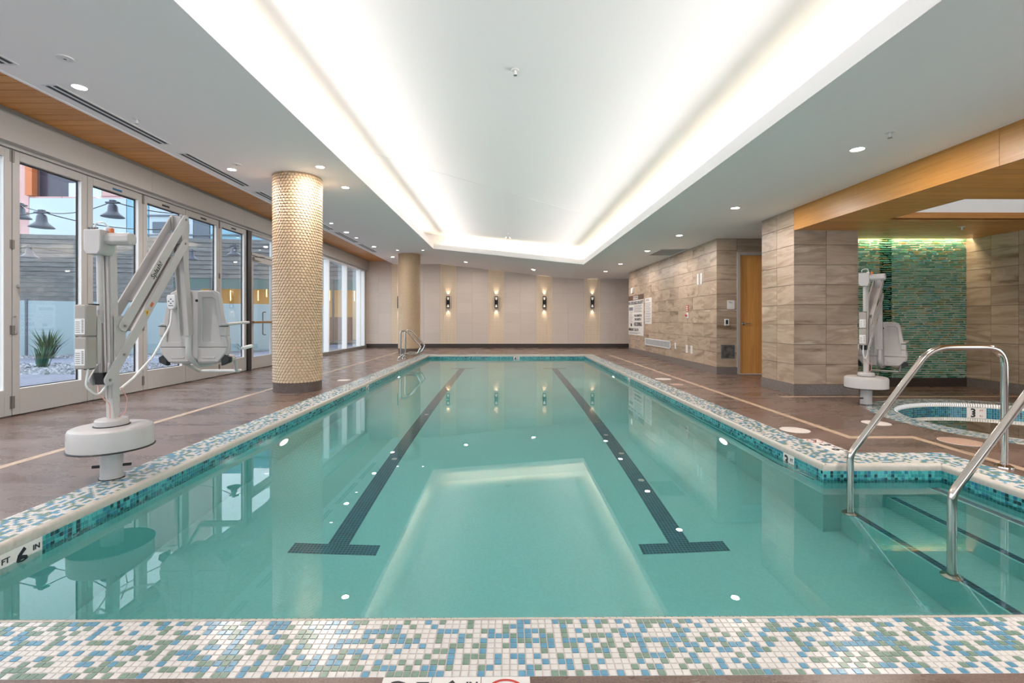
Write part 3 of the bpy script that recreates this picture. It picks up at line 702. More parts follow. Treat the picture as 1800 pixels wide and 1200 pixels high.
stone_face(wr2, (SXW, 9.46), (4.598, 9.46), 2.74, .408, (0, -1)); stone_face(wr2, (4.60, 9.46), (6.1, 9.46), 2.74, .61, (0, -1), z0=2.46); stone_face(wr2, (5.62, 9.46), (6.1, 9.46), 2.46, .61, (0, -1))
box(4.3, 4.6, 9.46, 9.47, 0, .1).build('backing', M['stone_grout'], wr2)
b = box(SXW - .004, SXW + .012, 9.44, 16.36, 0, BASEH).build('baseboard_right', M['base']); tag(b, 'grey stone cove base along the travertine wall', 'baseboard', kind='structure')
b = box(SXW, 4.60, 9.436, 9.462, 0, BASEH).build('baseboard_return', M['base']); tag(b, 'dark stone base on the short wall beside the door', 'baseboard', kind='structure')
box(6.1, 6.3, 7.7, 9.5, 0, 2.9).build('wall_lobby', M['stone_grout'])['kind'] = 'structure'
tag(bpy.data.objects['wall_lobby'], 'wall closing the door lobby behind the stone pillar', 'wall', kind='structure')
# pillar
pi = thing('stone_pillar', (0, 0, 0), 'square travertine tiled pillar between the door and the spa alcove', 'pillar', kind='structure')
box(4.21, 5.15, 6.91, 7.78, 0, 2.9).build('pillar_core', M['stone_grout'], pi)
stone_face(pi, (4.21, 7.78), (4.21, 6.90), 2.74, .44, (-1, 0))
stone_face(pi, (4.20, 6.91), (5.15, 6.91), 2.42, .475, (0, -1))
box(4.192, 5.155, 6.892, 7.79, 0, BASEH).build('stone_base', M['base'], pi)
# spa alcove
wa = thing('wall_alcove', (0, 0, 0), 'green glass mosaic feature wall behind the spa', 'wall', kind='structure')
AX0, AX1, AY = 5.15, 7.53, 7.70
box(AX0 - .1, AX1 + .2, AY, AY + .15, 0, 2.9).build('wall_body', plain('pale_mosaic_grout', (.48, .48, .38), .7), wa)
box(AX0, AX1, AY - .02, AY, 0, .145).build('stone_base', M['darkbase'], wa)
gcols = [(.055, .23, .15), (.09, .31, .21), (.04, .18, .13), (.15, .36, .27), (.13, .21, .09), (.07, .28, .29), (.20, .40, .31), (.22, .24, .12)]
gm_ = [plain('green_glass_%d' % i, c, .15, var=.3, vs=30) for i, c in enumerate(gcols)]
mb = MB(); z = .145; RH = .036
while z < 2.42:
    x = AX0 - rnd.random() * .1; row = []
    while x < AX1:
        ln = .065 + .105 * rnd.random(); sl = (rnd.random() - .5) * .055; h0, h1, h2, h3 = [rnd.random() * .010 for _ in range(4)]
        a = max(AX0, x); b_ = min(AX1, x + ln - .008)
        if b_ - a > .02:
            yy = AY - .004 - .004 * rnd.random(); dz = RH - .008
            vs = [(a, yy, z + h0), (b_, yy, z + h1), (min(AX1, b_ + sl), yy - .001, z + dz - h2 + .004), (max(AX0, a + sl), yy - .001, z + dz - h3 + .004)]
            mb.add(vs + [(v[0], AY, v[2]) for v in vs], [(0, 1, 2, 3), (0, 1, 5, 4), (1, 2, 6, 5), (2, 3, 7, 6), (3, 0, 4, 7)], rnd.choice([0, 0, 1, 1, 2, 2, 3, 4, 5, 6, 7]))
        x += ln
    z += RH
mb.build('glass_mosaic', gm_, wa, kind='stuff')
ws_ = thing('wall_spa', (0, 0, 0), 'travertine side wall to the right of the green mosaic', 'wall', kind='structure')
for a in ((3.2, AY, 0, 2.9), (ROOM_Y0, 3.2, 0, .25), (ROOM_Y0, 3.2, 2.35, 2.9)): box(AX1 + .01, AX1 + .25, *a).build('wall_body', M['stone_grout'], ws_)
for k in range(5): box(AX1 + .08, AX1 + .18, ROOM_Y0 + .02 + k * 1.53, ROOM_Y0 + .09 + k * 1.53, .25, 2.35).build('mullion', M['frame'], ws_)   # side windows out of frame, added for fill light
box(AX1 + .13, AX1 + .135, ROOM_Y0, 3.2, .25, 2.35).build('glass_pane', M['glass'], ws_)
stone_face(ws_, (AX1 + .01, AY), (AX1 + .01, 4.9), 2.47, .40, (-1, 0))
b = box(AX1 - .006, AX1 + .012, ROOM_Y0 + .001, AY, 0, BASEH).build('baseboard_spa', M['base']); tag(b, 'grey stone base under the travertine wall by the spa', 'baseboard', kind='structure')
# timber ceiling over the spa
SZ = 2.41
sf = thing('spa_soffit', (0, 0, 0), 'honey timber ceiling over the spa with a square coffer', 'soffit', kind='structure')
mA = MB().box(4.22, 7.53, 0, PL - .009, SZ, SZ + .014).mesh('plank', M['wood']); mB = MB().box(4.22, 4.98, 0, PL - .009, SZ, SZ + .014).mesh('plank', M['wood'])
y = AY - .12 - PL
while y > ROOM_Y0:
    link('plank', mB if 5.06 < y + PL / 2 < 6.13 else mA, sf, loc=(0, y, 0)); y -= PL
cf = MB(); cf.quad((4.98, 5.06, SZ + .09), (7.53, 5.06, SZ + .09), (7.53, 6.13, SZ + .09), (4.98, 6.13, SZ + .09)); cf.build('coffer_panel', plain('coffer_white_glow', (.74, .72, .76), .6, emit=(1, .96, .98), es=.14), sf)  # panel given a weak glow of its own to brighten the spa
cf = MB(); cf.box(4.98, 7.53, 6.13, 6.145, SZ, SZ + .09); cf.box(4.965, 4.98, 5.06, 6.13, SZ, SZ + .09); cf.box(4.98, 7.53, 5.05, 5.06, SZ, SZ + .09); cf.build('coffer_edge', M['wood'], sf)
box(4.22, 7.6, ROOM_Y0, 5.05, SZ + .015, SZ + .03).build('backing_board', M['black'], sf); box(4.22, 7.6, 6.15, AY - .12, SZ + .015, SZ + .03).build('backing_board', M['black'], sf)
box(4.22, 4.96, 5.05, 6.15, SZ + .015, SZ + .03).build('backing_board', M['black'], sf)
box(4.22, 7.6, AY - .125, AY - .11, SZ, SZ + .12).build('slot_edge', M['wood'], sf); box(5.0, 7.6, AY - .2, AY + .02, 2.60, 2.63).build('slot_top', M['ceil2'], sf)
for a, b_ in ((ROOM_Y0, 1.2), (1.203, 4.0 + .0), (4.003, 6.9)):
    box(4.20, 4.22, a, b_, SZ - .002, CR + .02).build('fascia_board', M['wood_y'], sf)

# ---- timber door
dr = thing('door_15', (0, 0, 0), 'tall timber veneer door beside the stone pillar', 'door', kind='structure')
DF = plain('door_frame_paint', (.42, .37, .33), .5)
for a in ((4.60, 4.66, 0, 2.46), (5.56, 5.62, 0, 2.46), (4.66, 5.56, 2.40, 2.46)): box(a[0], a[1], 9.43, 9.6, a[2], a[3]).build('door_frame', DF, dr)
box(4.665, 5.555, 9.47, 9.52, .01, 2.395).build('door_panel', M['door_wood'], dr)
mb = MB(); mb.lathe([(.032, 0), (.032, .008), (.026, .012)], 20); h_ = mb.build('handle_rose', M['brushed'], dr, smooth=40); h_.rotation_euler = (R(90), 0, 0); h_.location = (4.735, 9.47, 1.02)
MB().tube(fillet([(4.735, 9.46, 1.02), (4.735, 9.41, 1.02), (4.87, 9.41, 1.02)], .02), .010, 10).build('lever_handle', M['brushed'], dr, smooth=40)
box(4.6, 5.62, 9.43, 9.52, -.005, .006).build('threshold', M['brushed'], dr)

# ---- columns clad in scale tiles
def column(x, y, r, zt, label):
    c = thing('clad_column', (x, y, 0), label, 'column', 'columns clad in cream scale tiles', kind='structure')
    MB().lathe([(r, .145), (r, zt)], 48).build('column_core', M['scaleg'], c, smooth=40)
    MB().lathe([(r + .006, 0), (r + .006, .15)], 48).build('base_ring', plain('column_base', (.115, .08, .068), .4, var=.3, vs=50), c, smooth=40)
    mb = MB(); n = 44; ph = .0425; rows = int((zt - .15) / ph) + 1
    for j in range(rows):
        z = .15 + ph * j
        for k in range(n):
            a = 2 * math.pi * (k + .5 * (j % 2)) / n; da = math.pi / n * .97
            pts = []
            for u, v, d in ((0, -.60, .016), (.93, -.26, .011), (.93, .33, .003), (0, .64, .001), (-.93, .33, .003), (-.93, -.26, .011)):
                zz = min(max(z + ph / 2 + v * ph, .15), zt); pts.append(((r + d) * math.cos(a + u * da), (r + d) * math.sin(a + u * da), zz))
            pts.append(((r + .013) * math.cos(a), (r + .013) * math.sin(a), min(z + ph / 2, zt)))
            mb.add(pts, [(i, (i + 1) % 6, 6) for i in range(6)])
            base = [(p_[0] * (r - .002) / (r + .01), p_[1] * (r - .002) / (r + .01), p_[2]) for p_ in pts[:6]]
            mb.add(pts[:6] + base, [(5, 0, 6, 11), (0, 1, 7, 6)])
    mb.build('scale_tiles', M['scale'], c, kind='stuff')
column(-3.28, 7.40, .345, 3.31, 'large near round column clad in cream scale tiles')
column(-3.33, 15.95, .355, 3.31, 'far round column clad in cream scale tiles, behind the ladder rails')

# ================================================================== OUTSIDE
pv = plain('paver', (.15, .15, .20), .8, var=.12, vs=9)
og = thing('patio', (0, 0, 0), 'outdoor patio of pale pavers beyond the glass doors', 'patio', kind='structure')
box(-40, -5.8, -6, 45, -.3, -.07).build('patio_bed', plain('patio_bed_grey', (.12, .12, .14), .9), og)
box(-40, -5.75, ROOM_Y0 - .4, 3.5, -.07, -.04).build('near_paving', pv, og)
cm = MB().box(.006, 1.194, .006, .894, -.07, -.03).mesh('paver', pv)
for (ya, n) in ((3.5, 7), (12.3, 1), (13.2, 1)):
    for j in range(n):
        for i in range(13 if n > 1 else 12): link('paver', cm, og, loc=(-7.0 - 1.2 * i, ya + .9 * j, 0))
cm2 = MB().box(.006, 1.194, .006, .894, -.07, -.03).mesh('paver', pv)
for j in range(8):
    for i in range(3): link('paver', cm2, og, loc=(-8.4 + 1.2 * (i - .2), 14.3 + .9 * j - .2, 0)) if not (j < 0) else None
# gravel beds
peb = [plain('pebble_grey', (.20, .20, .23), .8), plain('pebble_dark', (.09, .09, .11), .8), plain('pebble_pale', (.32, .32, .36), .8)]
gv = MB()
def pebble(x, y, s):
    if any((x - q) ** 2 + (y - v) ** 2 < .16 for q, v in ((-13.5, 13.96), (-12.1, 14.75), (-11.3, 11.55), (-9.6, 17.3))): return
    a = rnd.random() * 6.28; vs = [(x + math.cos(a + k * 1.257) * s * (.7 + .4 * rnd.random()), y + math.sin(a + k * 1.257) * s * .8, -.045) for k in range(5)] + [(x, y, -.045 + s * .75)]
    gv.add(vs, [(k, (k + 1) % 5, 5) for k in range(5)], rnd.choice([0, 0, 1, 2]))
for _ in range(5200): yy = 9.85 + rnd.random() * 2.4; pebble(-7.2 - rnd.random() * 9.5, yy, .03 + .05 * rnd.random())
for _ in range(3000): yy = 14.1 + rnd.random() * .9; pebble(-9 - rnd.random() * 7.5, yy, .03 + .05 * rnd.random())
tag(gv.build('gravel', peb), 'grey river pebbles in the beds outside the glass doors', 'gravel', kind='stuff')
# frosted screen wall
fw_ = thing('frosted_screen', (0, 0, 0), 'low pale blue frosted screen wall across the patio', 'screen', kind='structure')
fm = plain('frosted_panel', (.26, .33, .36), .5); a0 = Vector((-17.5, 13.4, 0)); a1 = Vector((-7.4, 19.2, 0)); nseg = 8
for i in range(nseg):
    p = a0.lerp(a1, i / nseg); q = a0.lerp(a1, (i + .985) / nseg)
    MB().bar((p.x, p.y, .82), (q.x, q.y, .82), .06, 1.76).build('screen_panel', fm, fw_)
    MB().bar((q.x, q.y, 0), (q.x, q.y, 1.74), .09, .09).build('screen_post', plain('slate_post', (.07, .08, .11), .5) if i == 0 else bpy.data.materials['slate_post'], fw_)
# plants
def tuft(x, y, n, h, spread, label, cols):
    t = thing('spiky_plant', (x, y, -.05), label, 'plant', 'plants outside the glass doors'); mb = MB()
    for _ in range(n):
        a = rnd.random() * 6.28; sp = spread * rnd.random(); hh = h * (.5 + .5 * rnd.random()); w_ = .012 + .012 * rnd.random()
        bx, by = math.cos(a), math.sin(a); px_, py_ = -by * w_, bx * w_; rr = .12 * rnd.random()
        p0 = (bx * rr, by * rr, 0); p1 = (bx * (rr + sp * .4), by * (rr + sp * .4), hh * .6); p2 = (bx * (rr + sp), by * (rr + sp), hh)
        mb.add([(p0[0] - px_, p0[1] - py_, 0), (p0[0] + px_, p0[1] + py_, 0), (p1[0] + px_, p1[1] + py_, p1[2]), (p1[0] - px_, p1[1] - py_, p1[2]), p2], [(0, 1, 2, 3), (3, 2, 4)], rnd.randrange(2))
    mb.build('leaves', cols, t, kind='stuff')
gA = [plain('leaf_green', (.06, .13, .05), .6), plain('leaf_dark', (.02, .06, .035), .6)]
tuft(-13.5, 13.96, 130, .95, .55, 'bushy dark plant against the frosted screen, at the left', gA)
tuft(-12.1, 14.75, 34, .85, .35, 'upright spiky plant left of the lift battery box', gA)
tuft(-11.3, 11.55, 40, .55, .25, 'small low spiky plant in the near gravel bed', gA)
tuft(-9.6, 17.3, 30, .35, .45, 'low spreading plant seen through the exit door', gA)
# clapboard building behind
cb = thing('slatted_building', (0, 0, 0), 'grey building clad in horizontal boards across the patio', 'building', kind='structure')
slm = streaky('weathered_slat', [(.055, .055, .06), (.10, .098, .10), (.14, .137, .14)], (1.5, 1, 8), .7, .10)
b0 = Vector((-30, 19.6, 0)); b1 = Vector((-6.1, 23.2, 0)); dirv = (b1 - b0).normalized(); bl = (b1 - b0).length; ang = math.atan2(dirv.y, dirv.x)
cb.location = b0; cb.rotation_euler = (0, 0, ang)
MB().box(0, bl, .06, .3, 3.05, 4.75).build('upper_wall', plain('slat_backing', (.05, .05, .055), .8), cb)
sl = MB().prism([(0, 0), (.045, .0), (.02, .19), (0, .19)], (0, 0, 0), (0, -1, 0), (0, 0, 1), (1, 0, 0), bl).mesh('board', slm)
z = 3.05
while z < 4.7: link('board', sl, cb, loc=(0, .06, z)); z += .205
sl2 = MB().prism([(0, 0), (.045, .0), (.02, .17), (0, .17)], (0, 0, 0), (0, -1, 0), (0, 0, 1), (1, 0, 0), 14.8).mesh('board', slm)
z = 0.3
while z < 3.0: link('board', sl2, cb, loc=(0, .06, z)); z += .205
MB().box(0, 14.8, .07, .3, 0, 3.05).build('lower_wall', plain('pale_backing', (.30, .34, .33), .7), cb)
MB().box(14.8, bl, 2.6, 2.8, 0, 2.75).build('bar_back_wall', plain('amber_wall_glow', (.42, .25, .08), .5, emit=(1.0, .55, .16), es=.10), cb)  # wall glows faintly itself, standing in for the bar's amber light
MB().box(14.8, bl, .5, 2.8, 2.75, 2.85).build('bar_ceiling', plain('bar_dark', (.05, .05, .05), .6), cb)
MB().box(14.8, bl, .08, 2.8, 0, .05).build('bar_floor', bpy.data.materials['bar_dark'], cb)
MB().box(14.8, bl, .05, .12, 2.55, 3.05).build('teal_fascia', plain('teal_fascia', (.02, .07, .07), .3), cb)
for k in range(7):
    x = 15.0 + k * 1.35; MB().box(x, x + .10, 0, .12, 0, 3.05).build('window_post', plain('dark_post', (.03, .035, .045), .4) if k == 0 else bpy.data.materials['dark_post'], cb)
wd_ = plain('booth_wood', (.16, .06, .03), .5)
for k in range(6): MB().box(15.2 + k * 1.5, 16.3 + k * 1.5, 1.9, 2.4, .05, 1.25).build('bar_counter', wd_, cb)
for k in range(3): MB().box(2.2 + k * 4.4, 2.5 + k * 4.4, -.02, .09, 1.0, 3.0).build('wall_light_slot', plain('pale_slot', (.5, .55, .5), .4) if k == 0 else bpy.data.materials['pale_slot'], cb)
tm_ = plain('lit_tube', (1, .7, .3), .4, emit=(1.0, .62, .18), es=3.0)
pend = MB().tube([(0, 0, 0), (0, 0, .5)], .02, 8).mesh('tube_pendant', tm_)
cosA, sinA = math.cos(ang), math.sin(ang)
for k in range(16):
    lx = 15.4 + k * .58 + rnd.random() * .2; ly = 1.4 + rnd.random() * .9; hz = 2.05 + rnd.random() * .25
    o = link('tube_pendant', pend, None, loc=(b0.x + lx * cosA - ly * sinA, b0.y + lx * sinA + ly * cosA, hz))
    tag(o, 'slim glowing amber tube pendant across the patio, %s from the left' % ['first', 'second', 'third', 'fourth', 'fifth', 'sixth', 'seventh', 'eighth', 'ninth', 'tenth', 'eleventh', 'twelfth', 'thirteenth', 'fourteenth', 'fifteenth', 'last'][k], 'pendant', 'tube pendants in the bar across the patio')
# upper buildings beyond
pk = thing('pink_building', (0, 0, 0), 'pink panelled building with a dark window above the patio', 'building', kind='structure')
pinks = [plain('pink_panel_a', (.46, .27, .26), .6), plain('pink_panel_b', (.50, .31, .30), .6)]
YB = 35
for (x0, x1, z0, z1) in [(-41, -35.2, 9.0, 13.8), (-29.9, -24.6, 10.2, 13.8), (-35.2, -32.8, 9.0, 10.2), (-32.8, -30.0, 9.0, 10.2), (-30.0, -27.3, 9.2, 10.2), (-27.3, -24.6, 9.2, 10.2)]:
    n = max(1, round((x1 - x0) / 1.8))
    for i in range(n):
        w_ = (x1 - x0) / n; MB().box(x0 + i * w_ + .02, x0 + (i + 1) * w_ - .02, YB, YB + .2, z0 + .02, z1 - .02).build('facade_panel', pinks[i % 2], pk)
MB().box(-35.2, -34.7, YB - .3, YB + .1, 10.2, 13.8).build('orange_reveal', plain('orange_board', (.42, .11, .03), .5), pk)
MB().box(-34.7, -29.9, YB + .3, YB + .5, 10.2, 13.8).build('dark_window', plain('dark_glazing', (.035, .03, .05), .2), pk)
MB().box(-32.4, -30.0, YB + .1, YB + .28, 10.2, 11.2).build('window_sash', plain('pale_sash', (.45, .65, .8), .3), pk)
MB().box(-45, -24, YB + .5, YB + 4, 4, 16).build('facade_body', bpy.data.materials['pink_panel_a'], pk)
gb_ = thing('glass_building', (0, 0, 0), 'pale glass and white building beyond the slatted one', 'building', kind='structure')
wp = plain('white_facade', (.34, .40, .45), .4); bp_ = plain('blue_glazing', (.14, .29, .38), .1); dk = plain('dark_recess', (.06, .08, .11), .4)
x = -34.6
for i, (w_, mt) in enumerate([(3.4, wp), (3.6, wp), (1.6, bp_), (3.2, wp), (1.2, dk), (2.4, bp_), (2.3, bp_), (1.6, dk), (3.0, bp_), (3.2, bp_), (1.3, dk), (4, wp)]):
    zt = 9.9 if i < 5 else 9.4 + (i % 2) * .4
    MB().box(x + .03, x + w_ - .03, YB - .6, YB - .4, 5.0, zt).build('facade_bay', mt, gb_)
    if mt is wp and i > 1: MB().box(x + .3, x + w_ - .3, YB - .66, YB - .6, 7.4, 8.2).build('window', dk, gb_)
    x += w_
for z in (7.2, 8.6): MB().box(-27, -3.5, YB - .72, YB - .6, z, z + .10).build('floor_line', dk, gb_)
MB().box(-34.6, -3, YB - .4, YB, 0, 9.3).build('building_core', dk, gb_)
# bell lamps on wires
bellm = plain('slate_bell_metal', (.045, .05, .075), .35, .3)
BELLS = [(-7.10, 7.25, 2.50, 'nearest bell lamp in the widest glass door'), (-6.25, 7.52, 2.72, 'large bell lamp hanging above the mast head of the left pool lift'),
         (-8.75, 8.55, 2.92, 'bell lamp half hidden at the left edge of the widest glass door'), (-10.4, 10.35, 2.45, 'small bell lamp low in the widest glass door'),
         (-8.0, 12.0, 2.62, 'bell lamp behind the top of the lift arms'), (-6.55, 11.35, 2.64, 'bell lamp seen in the last folding glass door')]
def make_bell():
    t = bpy.data.objects.new('bell_lamp', None); COL.objects.link(t)
    MB().lathe([(.155, 0), (.15, .012), (.10, .055), (.072, .085), (.062, .17), (.045, .20), (.02, .205)], 28).build('shade', bellm, t, smooth=40)
    m = MB(); m.box(-.10, .10, -.03, .03, .215, .24); m.box(-.035, .035, -.03, .03, .24, .27); m.tube([(0, 0, .2), (0, 0, .22)], .02, 10); m.build('mount', bellm, t, bevel=.004)
    return t
bl0 = None
for x, y, z, lb in BELLS:
    if bl0 is None: bl0 = o = make_bell()
    else: o = dup(bl0)
    o.location = (x, y, z); tag(o, lb, 'lamp', 'slate grey bell lamps strung outside the glass doors')
def wire(pts, lb):
    out = []
    for a, b in zip(pts[:-1], pts[1:]):
        a = Vector(a); b = Vector(b)
        for k in range(10): u = k / 10; p = a.lerp(b, u); p.z -= .25 * (4 * u * (1 - u)) * min(1, (b - a).length / 4); out.append(p)
    out.append(Vector(pts[-1])); tag(MB().tube(out, .008, 6).build('lamp_wire', M['ink']), lb, 'wire', 'wires that carry the bell lamps')
wire([(-12.5, 6.5, 3.0), (-8.75, 8.55, 3.15), (-6.25, 7.52, 2.97), (-5.85, 9.5, 3.3)], 'upper black wire carrying the bell lamp above the left lift')
wire([(-13, 8, 3.0), (-7.10, 7.25, 2.74), (-6.0, 8.6, 2.75)], 'black wire carrying the nearest bell lamp in the widest glass door')
wire([(-14, 11, 2.9), (-10.4, 10.35, 2.70), (-8.0, 12.0, 2.86), (-6.55, 11.35, 2.88), (-6.0, 12.5, 3.1)], 'farthest black lamp wire, low across the glass doors')

# ================================================================== FITTINGS
def ctop(x, y):
    if x < -2.32: return CL
    if x > 2.225 and y < 13.9: return CR
    if y > 14 and -2.69 < x < 2.44: return CL + (x + 2.5) * (CR - CL) / 4.85
    return CR
# downlights
def make_down(r, lens):
    t = bpy.data.objects.new('downlight', None); COL.objects.link(t)
    ringm = MB(); vs = [];
    ringmesh([(r * .82, -.001), (r * .86, -.006), (r, -.004), (r, .001)], 28, 0, ringm); ringm.build('trim_ring', M['white'], t, smooth=50)
    MB().lathe([(r * .82, -.0035), (r * .82, -.001)], 28).build('lens', lens, t); return t
big = make_down(.068, M['lens']); small = make_down(.045, M['pin'])
DLs = [(-4.08, 4.53, 'b', 'nearest large downlight beside the long ceiling vent'), (-4.07, 6.99, 'b', 'downlight left of the near column, by the ceiling vent'), (-2.72, 6.86, 'b', 'downlight just right of the near column top'),
       (-2.72, 7.92, 'b', 'second downlight right of the near column, by the cove'), (-3.95, 8.6, 's', 'small dim downlight left of the near column'), (-4.08, 11.95, 'b', 'downlight midway between the two columns by the vent'),
       (-4.05, 10.85, 's', 'small downlight right of the near column, over the vent'), (-4.08, 12.75, 's', 'tiny downlight between the columns beside the timber soffit'), (-4.05, 14.3, 'b', 'far downlight left of the far column'), (-3.5, 15.0, 's', 'small downlight just left of the far column top'),
       (-4.05, 16.6, 'b', 'farthest downlight left of the far column'), (-2.70, 15.0, 's', 'small downlight right of the far column top'),
       (-1.53, 17.1, 'b', 'leftmost downlight in the sloping ceiling before the far wall'), (.92, 17.0, 'b', 'middle downlight in the sloping ceiling before the far wall'), (3.27, 15.8, 'b', 'downlight at the corner of far wall and stone wall'), (3.28, 13.75, 'b', 'fourth downlight from the camera along the right ceiling'),
       (3.30, 11.15, 'b', 'third downlight from the camera, before the return air grille'), (3.31, 9.1, 'b', 'third nearest large downlight over the right deck'), (3.32, 6.87, 'b', 'second nearest downlight on the right, before the pillar'), (3.35, 4.50, 'b', 'nearest large round downlight on the right ceiling')]
DLs = [d for d in DLs if d[1] != 11.15] + [(3.30, 11.15, 'b', 'downlight immediately before the return air grille')]
first = {'b': big, 's': small}; used = set()
for x, y, kd, lb in DLs:
    src = first[kd]
    if kd in used: o = dup(src)
    else: o = src; used.add(kd)
    z = ctop(x, y); o.location = (x, y, z)
    if -2.5 < x < 2.3 and y > 14: o.rotation_euler = (0, math.atan((CL - CR) / 4.6), 0)
    tag(o, lb, 'downlight', 'recessed ceiling downlights')
    if kd == 'b': lamp('downlight_lamp', 'AREA', (x, y, z - .012), DL, (1, .90, .84), shape='DISK', size=.10)
for x, y, z in ((-4.08, 2.08, CL), (-4.08, -.4, CL), (3.34, 2.15, CR), (3.34, -.2, CR), (-2.72, 4.4, CL), (-2.72, 1.6, CL)):  # the same rows go on over and behind the camera
    if abs(x + 2.72) > .01:
        o = dup(big); o.location = (x, y, z); tag(o, 'out of frame downlight above the near deck, ' + {-4.08: 'by the glass doors', 3.34: 'over the right deck'}[x] + (', behind the camera' if y < 0 else ', by the near coping'), 'downlight', 'recessed ceiling downlights outside the frame')
        lamp('downlight_lamp', 'AREA', (x, y, z - .012), DL * 1.6, (1, .90, .84), shape='DISK', size=.10, spread=R(150))
for x, y in ((5.9, 3.6), (5.9, 1.4)):   # downlights added out of frame in the timber ceiling to brighten the spa
    o = dup(big); o.location = (x, y, SZ); tag(o, 'added fill downlight out of frame in the spa timber ceiling, ' + ('the nearer to the spa' if y > 3 else 'the farther from the spa'), 'downlight', 'added spa fill downlights outside the frame')
    lamp('downlight_lamp', 'AREA', (x, y, SZ - .012), DL * .9, (1, .90, .80), shape='DISK', size=.10)
# slot diffusers
for i, (a, b) in enumerate([(2.60, 4.14), (4.47, 5.99), (6.30, 7.85), (8.17, 9.72), (10.05, 11.6), (11.93, 13.5), (13.8, 15.4)]):
    lb = ['slot vent cut off by the left picture edge', 'longest looking black slot vent, nearest complete one', 'slot vent ending left of the near column', 'slot vent running behind the near column top', 'short looking slot vent just right of the near column', 'slot vent midway between the columns', 'farthest slot vent, short of the far column'][i]
    t = thing('slot_vent', (-4.32, (a + b) / 2, CL), lb, 'vent', 'linear slot vents in the left ceiling'); L = b - a
    box(-.075, .075, -L / 2, L / 2, -.006, .0).build('frame', M['white'], t)
    for x in (-.035, .035): box(x - .018, x + .018, -L / 2 + .03, L / 2 - .03, -.0075, -.006).build('slot', M['black'], t)
# sprinklers
def sprinkler(x, y, z, lb):
    t = thing('sprinkler_head', (x, y, z), lb, 'sprinkler')
    MB().lathe([(.04, 0), (.036, -.006), (.012, -.008)], 20).build('escutcheon', M['white'], t, smooth=40)
    m = MB(); m.tube([(0, 0, 0), (0, 0, -.045)], .008, 8); m.tube([(-.012, 0, -.02), (-.012, 0, -.05)], .003, 6); m.tube([(.012, 0, -.02), (.012, 0, -.05)], .003, 6); m.build('stem', M['white'], t, smooth=40)
    MB().lathe([(.018, -.05), (.018, -.053)], 16).build('deflector', M['brushed'], t)
sprinkler(.07, 4.72 * .96, trz(.07), 'sprinkler head near the top centre of the ceiling tray')
sprinkler(.0, 13.0, trz(0), 'far sprinkler head in the ceiling tray above the pool end')
sprinkler(3.33, 4.09, CR, 'sprinkler head above the nearest right downlight')
sprinkler(6.4, 6.6, SZ, 'sprinkler head in the timber ceiling over the spa')
sprinkler(-4.10, 5.25, CL, 'sprinkler head beside the nearest complete slot vent')
for x, y, lb in ((-3.75, 4.03, 'round white ceiling speaker in the upper left corner'), (-3.86, 6.75, 'white twin ceiling detector beside the downlight left of the near column')):
    t = thing('ceiling_speaker', (x, y, CL), lb, 'speaker')
    MB().lathe([(.06, 0), (.058, -.008), (.04, -.010), (.038, -.006), (.02, -.006), (.015, -.011)], 28).build('grille', M['white'], t, smooth=40)
    MB().lathe([(.012, -.011), (.012, -.013)], 14).build('centre_cap', M['inkg'], t)
t = thing('smoke_detector', (-.0, 13.75, trz(0)), 'flat grey detector at the far end of the ceiling tray', 'detector'); MB().lathe([(.09, 0), (.085, -.03), (.05, -.04)], 24).build('housing', M['brushed'], t, smooth=40)
# return air grille
t = thing('return_air_grille', (3.82, 11.35, CR), 'white return air grille in the ceiling by the stone wall', 'vent')
m = MB(); m.box(-.31, .31, -.52, -.49, -.012, 0); m.box(-.31, .31, .49, .52, -.012, 0); m.box(-.31, -.28, -.52, .52, -.012, 0); m.box(.28, .31, -.52, .52, -.012, 0); m.build('frame', M['white'], t)
lv = MB().bar((-.28, 0, -.006), (.28, 0, -.006), .02, .002).mesh('louvre', M['white'])
for k in range(24): link('louvre', lv, t, loc=(0, -.47 + k * .041, 0), rot=(R(35), 0, 0))
box(-.28, .28, -.49, .49, -.002, 0).build('dark_plenum', M['inkg'], t)

# deck lids
def lid(x, y, r, mt, lb, sx=1):
    t = thing('deck_lid', (x, y, 0), lb, 'lid', 'round access lids in the deck')
    MB().lathe([(r, 0), (r, .003), (r - .006, .004)], 36, sx=sx).build('lid_disc', M[mt], t, smooth=40)
    ringm = ringmesh([(r + .006, .001), (r + .006, .0025), (r, .0025)], 36); ringm.build('lid_ring', M['plate'], t)
lid(2.845, 4.66, .128, 'disc', 'round white lid beside the pool before the depth markers')
lid(3.90, 4.97, .125, 'disc', 'round white lid between pool and spa, partly behind the handrail')
lid(4.06, 4.20, .155, 'disctan', 'large tan lid by the near spa rim')
lid(2.87, 8.72, .14, 'disc', 'far white lid on the right deck by the pool')
lid(2.86, 7.98, .10, 'disctan', 'small pinkish lid just nearer than the far white one')
lid(-2.98, 8.6, .11, 'disc', 'white lid on the left deck right of the near column')
